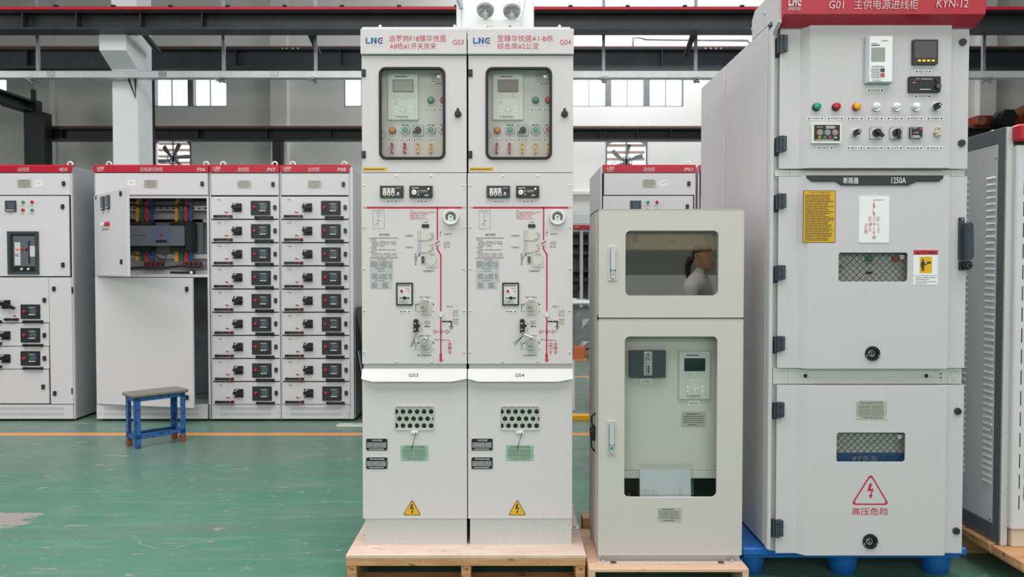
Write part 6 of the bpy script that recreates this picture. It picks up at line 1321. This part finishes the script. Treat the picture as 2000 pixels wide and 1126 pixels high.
mb = MB('hinge_grey'); Fm.box(mb, 1870.6, 424.5, 1881, 507, .012, .012, .002); Fm.poly(mb, [(1876, 437), (1883, 434.5), (1887.6, 439), (1888.4, 500), (1883, 508), (1876.4, 508)], .05, .036); mb.m('black'); Fm.cyl(mb, 1882, 517.6, 8.6, .035, .035, 24); Fm.box(mb, 1871, 510, 1888.6, 526.6, .02, .02, .003); mb.m('hinge_grey'); Fm.cyl(mb, 1882, 518.6, 5.6, .044, .012, 8); mb.m('black_gloss'); Fm.cyl(mb, 1882, 518.6, 3.2, .0446, .004, 12); mb.m('chrome'); Fm.cyl(mb, 1877, 428.4, 1.4, .014, .003, 10); mb.m('void'); Fm.cyl(mb, 1877.6, 449, 1.3, .0502, .001, 8); Fm.cyl(mb, 1877.6, 474.6, 1.6, .0502, .001, 8); mk('door_handle', mb, d2)
# things just behind the mesh of the two windows
Fx = Front(D + .012); mb = MB('green_dull'); Fx.box(mb, 1689, 500, 1704, 511, .006, .006, .001); mb.m('carton'); Fx.box(mb, 1741, 500, 1756, 511, .006, .006, .001); mb.m('ink_soft'); Fx.dash(mb, 1691, 514, 1702, 516, 1, 3, out=.001); Fx.dash(mb, 1743, 516, 1754, 518, 1, 3, out=.001); mb.m('ink'); Fx.box(mb, 1690, 530, 1703, 534, .006, .006, .001); Fx.dash(mb, 1638, 518, 1648, 524, 2, 4, out=.001); mk('breaker_face', mb, d2)
mb = MB('blue_bar'); Fx.box(mb, 1620, 883, 1780, 910, .004, .004, .001); mb.m('silver_ink'); Fx.text(mb, 'PT手车', 1665, 889, 1713, 900.5, .0046); mk('truck_plate', mb, d3)
# ---- cable door
plate(F, 1671.6, 781, 1732, 819, d3, 'plate_steel', .0, 6, 13, title='铠装交流金属封闭开关设备', foot='广州雷诺尔电气有限公司', cols=2, ink='ink_soft')
tri = warn_triangle(F, 1700.6, 923.5, 985, 1661.6, 1737, d3); mb = MB('red_print'); A, B = tri(1), tri(.875); n_ = len(A); mb.add([(x, KY - .0008, z) for x, z in A + B], [[i, (i + 1) % n_, n_ + (i + 1) % n_, n_ + i] for i in range(n_)])
for pl_ in bolt_poly(F, 1699.6, 958.5, 30): mb.flat([F.P(*q) for q in pl_], KY - .0008)
mk('warning_triangle', mb, d3); mb = MB('red_print'); F.text(mb, '高压危险', 1663.6, 990.6, 1735.2, 1005, .0008, .004); mk('lettering', mb, d3)
# blue pallet
t = empty('plastic_pallet', (1.45, 3.8, 0), 'blue plastic pallet with round legs under the cabinet marked G01', 'pallet')
mb = MB('plastic_blue'); mb.box(.968, 1.915, 3.285, 4.45, zb - .034, zb - .001, .006); mb.box(.985, 1.895, 3.31, 4.42, zb - .05, zb - .03); mk('deck', mb, t)
for x in (1.035, 1.44, 1.845):
    for y in (3.41, 3.86, 4.31):
        mb = MB('plastic_blue'); v = []; f_ = []; n_ = 20
        for r_, z in ((.068, zb - .04), (.062, .05), (.055, .006), (.05, 0)): v += [(x + r_ * math.cos(2 * math.pi * i / n_), y + r_ * math.sin(2 * math.pi * i / n_), z) for i in range(n_)]
        for j in range(3): f_ += [[j * n_ + i, j * n_ + (i + 1) % n_, (j + 1) * n_ + (i + 1) % n_, (j + 1) * n_ + i] for i in range(n_)]
        mb.add(v, f_, True); mb.add(v[-n_:], [list(range(n_))]); mk('leg', mb, t)

# ================================================================ cabinet at the right edge
X0 = 2.072; Y0 = 3.325; zb4 = .142; zt4 = 1.912
t = empty('louvred_cabinet', (2.5, 3.8, zb4), 'grey louvred cabinet with a red header cut off by the right edge', 'cabinet')
mb = MB('galvanised_dark'); mb.box(X0 + .006, 2.95, Y0 + .012, 4.35, zb4, zt4, .002); mk('body', mb, t)
for a in ((Y0 + .002, Y0 + .05, zb4, zt4), (Y0 + .05, 4.35, zt4 - .062, zt4), (Y0 + .05, 4.35, zb4, zb4 + .075)): mb = MB('galvanised_dark'); mb.box(X0, X0 + .01, *a, .001); mk('frame_bar', mb, t)
mb = MB('side_grey'); mb.box(X0 + .001, X0 + .008, Y0 + .052, 4.345, zb4 + .077, zt4 - .064, .001); sp = mk('side_panel', mb, t)
mb = MB('side_grey'); pts = [(X0 + .002, -.033, .006), (X0 + .002, .033, .006), (X0 - .006, .028, -.005), (X0 - .006, -.028, -.005), (X0 + .002, -.033, -.008), (X0 + .002, .033, -.008)]
lv = None; z0 = 1.71; n_ = 48; dz = (1.71 - .395) / (n_ - 1)
for yc in (3.42, 3.62):
    for i in range(n_):
        if lv is None:
            mb = MB('side_grey'); mb.add([(p_[0], p_[1] + yc, p_[2] + z0) for p_ in pts], [(0, 1, 2, 3), (3, 2, 5, 4), (0, 3, 4), (1, 5, 2)])
            lv = mk('louvre', mb, sp)
        else: dup(lv, sp, (0, yc - 3.42, -dz * i))
for y in (3.385, ):
    for z in (1.79, 1.44, 1.0, .62, .235): mb = MB('chrome'); mb.tube([(X0 - .004, y, z), (X0 + .003, y, z)], .006, 10); mk('screw', mb, sp)
mb = MB('chrome'); mb.tube([(X0 + .02, 3.45, zt4), (X0 + .02, 3.45, zt4 + .007)], .01, 8); mk('roof_bolt', mb, t)
mb = MB('galvanised'); mb.box(X0 + .002, X0 + .03, Y0 - .006, Y0 + .012, zb4, zt4 - .002, .001); mk('corner_post', mb, t)
mb = MB('paint_row'); mb.box(X0 + .03, 2.94, Y0 - .03, Y0 + .012, zb4 + .075, zt4 - .08, .006); dr = mk('front_door', mb, t)
mb = MB('red_header'); mb.box(X0 + .024, 2.94, Y0 - .05, Y0 + .012, zt4 - .065, zt4 + .004, .008); mk('header', mb, t)
mb = MB('side_grey')
n_ = 0
for c_ in range(6):
    for i in range(18):
        z = zt4 - .2 - i * .088 - (c_ % 2) * .044
        if z < zb4 + .15 or (1.10 > z > .78 and c_ > 0): continue
        x = X0 + .062 + c_ * .021; mb = MB('void'); mb.box(x - .002, x + .002, Y0 - .0306, Y0 - .029, z, z + .06); mk('vent_slot', mb, dr)
mb = MB('black'); mb.box(X0 + .08, 2.6, Y0 - .04, Y0 - .028, .84, 1.09, .003); mk('viewing_panel', mb, dr)
mb = MB('beige'); mb.box(X0 + .04, 2.9, Y0 - .02, Y0 + .01, zb4, zb4 + .072, .002); mk('kick_plate', mb, t)
t = empty('wooden_pallet', (2.55, 3.8, 0), 'wooden pallet under the louvred cabinet at the right edge', 'pallet')
for i in range(6): mb = MB('timber'); y0 = 3.13 + i * .22; mb.box(2.045, 3.05, y0, y0 + .2, .108, .141, .002); mk('deck_board', mb, t)
mb = MB('timber'); mb.box(2.05, 2.09, 3.13, 4.44, .1, .108); mk('stringer_cap', mb, t)
for y in (3.62, 4.15): mb = MB('timber'); mb.box(2.05, 3.04, y, y + .09, .016, .108, .002); mk('block', mb, t)
mb = MB('timber'); mb.box(2.05, 3.04, 3.62, 4.3, 0, .016, .001); mk('bottom_board', mb, t)

# ================================================================ far things in the gap between the tall pair and the glazed cabinet
Ff = Front(16); t = empty('open_rack_cabinet', (1.45, 16.2, 0), 'open grey cabinet with a red header far back beside the P01 cabinet', 'cabinet')
xa_, xb_ = 1.0, 1.62; zt_ = Ff.P(1130, 438)[1]; zh_ = Ff.P(1130, 449)[1]
mb = MB('red_header'); mb.box(xa_, xb_ + .1, 15.98, 16.1, zh_, zt_, .01); hd = mk('header', mb, t); mb = MB('yellow'); Ff.dash(mb, 1122, 441, 1132, 445, 1, 3, out=.03); mk('lettering', mb, hd)
mb = MB('paint_dull'); mb.box(xa_, xb_, 16.55, 16.6, 0, zh_); mk('back_wall', mb, t)
for x in (xa_, 1.38, xb_ - .06): mb = MB('paint_row'); mb.box(x, x + .06, 16, 16.6, 0, zh_, .005); mk('upright', mb, t)
for y in (455, 475, 494, 528, 546): z = Ff.P(1130, y)[1]; mb = MB('dark_panel'); mb.box(xa_, xb_, 16.02, 16.55, z - .03, z + .03); mk('shelf', mb, t)
mb = MB('black'); mb.box(1.2, 1.34, 16.0, 16.4, Ff.P(1130, 570)[1], Ff.P(1130, 558)[1], .01); mk('device', mb, t)
mb = MB('paint_row'); mb.box(.9, 1.75, 15.2, 15.21, Ff.P(1130, 585)[1], Ff.P(1130, 580)[1]); mk('sill', mb, t)
mb = MB('column_white'); p_ = Front(19.5).R(1060, 418, 1180, 438); mb.box(p_[0], p_[1], 19.3, 19.8, p_[2], p_[3], .01); mk('white_panel', mb, None, label='white ribbed panel low on the far wall', cat='panel')
# wrapped crate
t = empty('wrapped_crate', (1.08, 11.9, 0), 'crate wrapped in clear plastic film far back in the gap', 'crate')
mb = MB('paint_dull'); mb.box(.86, 1.2, 11.7, 12.1, .12, .72, .02); mk('crate', mb, t); mb = MB('timber'); mb.box(.84, 1.24, 11.65, 12.15, .0, .1, .01); mk('base', mb, t)
mb = MB('film'); rnd = random.Random(3); v = []; f_ = []
for j in range(9):
    for i in range(16):
        an = 2 * math.pi * i / 16; r_ = .30 + rnd.uniform(-.03, .03) - .03 * (j == 8); z = .05 + j * .1 + rnd.uniform(-.02, .02); v.append((1.04 + r_ * math.cos(an) * .85, 11.9 + r_ * math.sin(an), z))
for j in range(8): f_ += [[j * 16 + i, j * 16 + (i + 1) % 16, (j + 1) * 16 + (i + 1) % 16, (j + 1) * 16 + i] for i in range(16)]
mb.add(v, f_); mb.add(v[-16:], [list(range(16))]); mk('plastic_film', mb, t)
mb = MB('sticker'); mb.box(.82, 1.24, 11.6, 12.1, .78, .83, .02); mk('crumpled_film_top', mb, t)
t = empty('carton', (.97, 11.3, 0), 'small orange brown carton in front of the wrapped crate', 'carton'); mb = MB('carton'); mb.box(.88, 1.04, 11.2, 11.4, .03, .2, .006); mk('box', mb, t); mb = MB('timber'); mb.box(.86, 1.06, 11.15, 11.45, 0, .03); mk('base', mb, t)
mb = MB('paint_row'); p_ = Front(7.3).R(1100, 778, 1123, 812); mb.prismx([(7.3, 0), (7.34, 0), (7.42, .45), (7.38, .45)], p_[0], p_[1]); mk('metal_offcut', mb, None, label='pale metal panel leaning low between the tall pair and the P01 cabinet', cat='metal panel')
mb = MB('yellow_bar'); p_ = Front(6.85).R(1080, 815, 1152, 823); mb.box(p_[0], p_[1], 6.8, 6.9, 0, .045, .004); mk('yellow_bar', mb, None, label='yellow bar on the floor beside the P01 cabinet', cat='bar')

# ================================================================ the person beside the camera, seen only in the tinted pane
px_, py_ = 1.56, .02
t = empty('person', (px_, py_, 0), 'seated person in a pale shirt reflected in the tinted upper pane', 'person')
def skin(name, verts, edges, radii, m_, parent, root=0, sub=2):
    me = bpy.data.meshes.new(name); me.from_pydata([tuple(Vector(v) - WL[parent]) for v in verts], edges, []); o = bpy.data.objects.new(name, me); COL.objects.link(o); o.parent = parent; WL[o] = WL[parent].copy()
    me.materials.append(M[m_]); sk = o.modifiers.new('skin', 'SKIN'); sk.use_smooth_shade = True
    for i, r_ in enumerate(radii):
        d_ = me.skin_vertices[0].data[i]; d_.radius = r_ if isinstance(r_, tuple) else (r_, r_); d_.use_root = i == root
    s_ = o.modifiers.new('sub', 'SUBSURF'); s_.levels = sub; s_.render_levels = sub
    return o
B = lambda x, y, z: (px_ + x, py_ + y, z)
skin('body', [B(-.05, 0, .66), B(-.03, 0, .85), B(-.02, 0, 1.02), B(-.02, 0, 1.12), B(0, 0, 1.19), B(.02, 0, 1.25), B(-.02, .19, 1.07), B(.04, .23, .83), B(.26, .18, .78), B(.34, .16, .78), B(-.02, -.19, 1.07), B(.04, -.23, .83), B(.26, -.18, .78), B(.34, -.16, .78), B(.02, .1, .62), B(.40, .11, .62), B(.42, .11, .2), B(.02, -.1, .62), B(.40, -.11, .62), B(.42, -.11, .2)],
     [(0, 1), (1, 2), (2, 3), (3, 4), (4, 5), (3, 6), (6, 7), (7, 8), (8, 9), (3, 10), (10, 11), (11, 12), (12, 13), (0, 14), (14, 15), (15, 16), (0, 17), (17, 18), (18, 19)],
     [(.15, .12), (.15, .11), (.17, .11), (.13, .09), .055, .05, .062, .05, .042, .035, .062, .05, .042, .035, .09, .07, .05, .09, .07, .05], 'shirt', t)
# head, one surface with brow, nose, lips and chin
mb = MB('skin'); prof = [(-.085, .0), (-.1, .04), (-.102, .09), (-.085, .14), (-.04, .175), (.02, .178), (.065, .15), (.083, .115), (.084, .09), (.076, .078), (.092, .05), (.104, .034), (.09, .024), (.084, .012), (.09, .002), (.084, -.008), (.088, -.018), (.078, -.03), (.08, -.045), (.06, -.06), (.01, -.05), (-.05, -.03)]
n_ = len(prof); L = 9; v = []; f_ = []
cxh, czh = -.01, .06
for j in range(L):
    s_ = -1 + 2 * j / (L - 1); k = math.sqrt(max(0, 1 - s_ * s_ * .999)); k2 = k ** .8
    for (x, z) in prof:
        xx, zz = x, z
        if x > .07 and abs(s_) > .15: xx = min(x, .083 - .03 * abs(s_))      # nose and lips only on the middle slices
        v.append(B(.03 + (cxh + (xx - cxh) * k2) * .9, s_ * .07, 1.262 + (czh + (zz - czh) * k2) * .9))
for j in range(L - 1): f_ += [[j * n_ + i, j * n_ + (i + 1) % n_, (j + 1) * n_ + (i + 1) % n_, (j + 1) * n_ + i] for i in range(n_)]
mb.add(v, f_, True)
hd = mk('head', mb, t)
for s_ in (-1, 1):
    c_ = B(.09, s_ * .029, 1.334); mb = MB('ink_white')
    mb.dome(0, 0, .009, 0, .004, 10, 3); mk('eye', mb, hd, xf=Matrix.Translation(c_) @ Matrix.Rotation(math.pi / 2, 4, 'Z'))
    mb = MB('hair'); mb.dome(0, 0, .005, 0, .0025, 8, 2); mk('pupil', mb, hd, xf=Matrix.Translation((c_[0] + .003, c_[1], c_[2])) @ Matrix.Rotation(math.pi / 2, 4, 'Z'))
    mb = MB('skin'); mb.torus(B(.0, s_ * .071, 1.325), .017, .007, 'Y', 12, 6); mk('ear', mb, hd)
mb = MB('hair'); v = []; f_ = []; n_ = 16
for j in range(7):
    a_ = j / 6 * math.pi / 2
    for i in range(n_):
        an = 2 * math.pi * i / n_; r_ = math.cos(a_) + .001; fx = .093 if math.cos(an) > 0 else .108
        drop = -.10 * max(0, -math.cos(an)) * (1 if j == 0 else .5 if j == 1 else 0)
        v.append(B(.016 + fx * .92 * math.cos(an) * r_, .077 * math.sin(an) * r_, 1.368 + .066 * math.sin(a_) + drop))
for j in range(6): f_ += [[j * n_ + i, j * n_ + (i + 1) % n_, (j + 1) * n_ + (i + 1) % n_, (j + 1) * n_ + i] for i in range(n_)]
mb.add(v, f_, True)
mk('hair', mb, t)
skin('pony_tail', [B(-.075, 0, 1.33), B(-.105, 0, 1.27), B(-.11, 0, 1.2), B(-.1, 0, 1.14)], [(0, 1), (1, 2), (2, 3)], [.03, .032, .026, .012], 'hair', t)
for s_ in (-1, 1):
    hx_, hy_, hz_ = .36, s_ * .155, .775
    vs_ = [B(hx_, hy_, hz_), B(hx_ + .05, hy_, hz_ - .005)]; ed = [(0, 1)]; ra = [(.03, .016), (.038, .014)]
    for q, (dy, ln_) in enumerate(((-.03, .06), (-.01, .07), (.01, .068), (.03, .052))):
        b_ = len(vs_); vs_ += [B(hx_ + .085, hy_ + dy, hz_ - .006), B(hx_ + .085 + ln_ * .5, hy_ + dy, hz_ - .012), B(hx_ + .085 + ln_ * .9, hy_ + dy, hz_ - .03)]; ed += [(1, b_), (b_, b_ + 1), (b_ + 1, b_ + 2)]; ra += [.009, .0085, .007]
    b_ = len(vs_); vs_ += [B(hx_ + .03, hy_ - s_ * .045, hz_ - .01), B(hx_ + .065, hy_ - s_ * .06, hz_ - .02)]; ed += [(0, b_), (b_, b_ + 1)]; ra += [.011, .009]
    skin('hand', vs_, ed, ra, 'skin', t)
    mb = MB('black'); mb.box(px_ + .34, px_ + .60, py_ + s_ * .11 - .045, py_ + s_ * .11 + .045, 0, .07, .025); mk('shoe', mb, t)
    skin('trouser_leg', [B(0, s_ * .1, .62), B(.2, s_ * .105, .63), B(.40, s_ * .11, .61), B(.42, s_ * .11, .35), B(.41, s_ * .11, .08)], [(0, 1), (1, 2), (2, 3), (3, 4)], [.1, .095, .085, .075, .07], 'trousers', t)
t.rotation_euler = (0, 0, math.radians(32)); t.scale = (1, 1, 1.07)
t = empty('work_stool', (px_ - .02, py_, 0), 'round stool under the seated person beside the camera', 'stool')
mb = MB('black'); mb.prismz([(px_ - .02 + .19 * math.cos(i * math.pi / 14), py_ + .19 * math.sin(i * math.pi / 14)) for i in range(28)], .44, .505); mk('seat', mb, t)
for i in range(4): a_ = math.pi / 4 + i * math.pi / 2; mb = MB('steel'); mb.tube([(px_ - .02 + .12 * math.cos(a_), py_ + .12 * math.sin(a_), .45), (px_ - .02 + .2 * math.cos(a_), py_ + .2 * math.sin(a_), 0)], .012, 8); mk('leg', mb, t)
t.scale = (1, 1, 1.07)
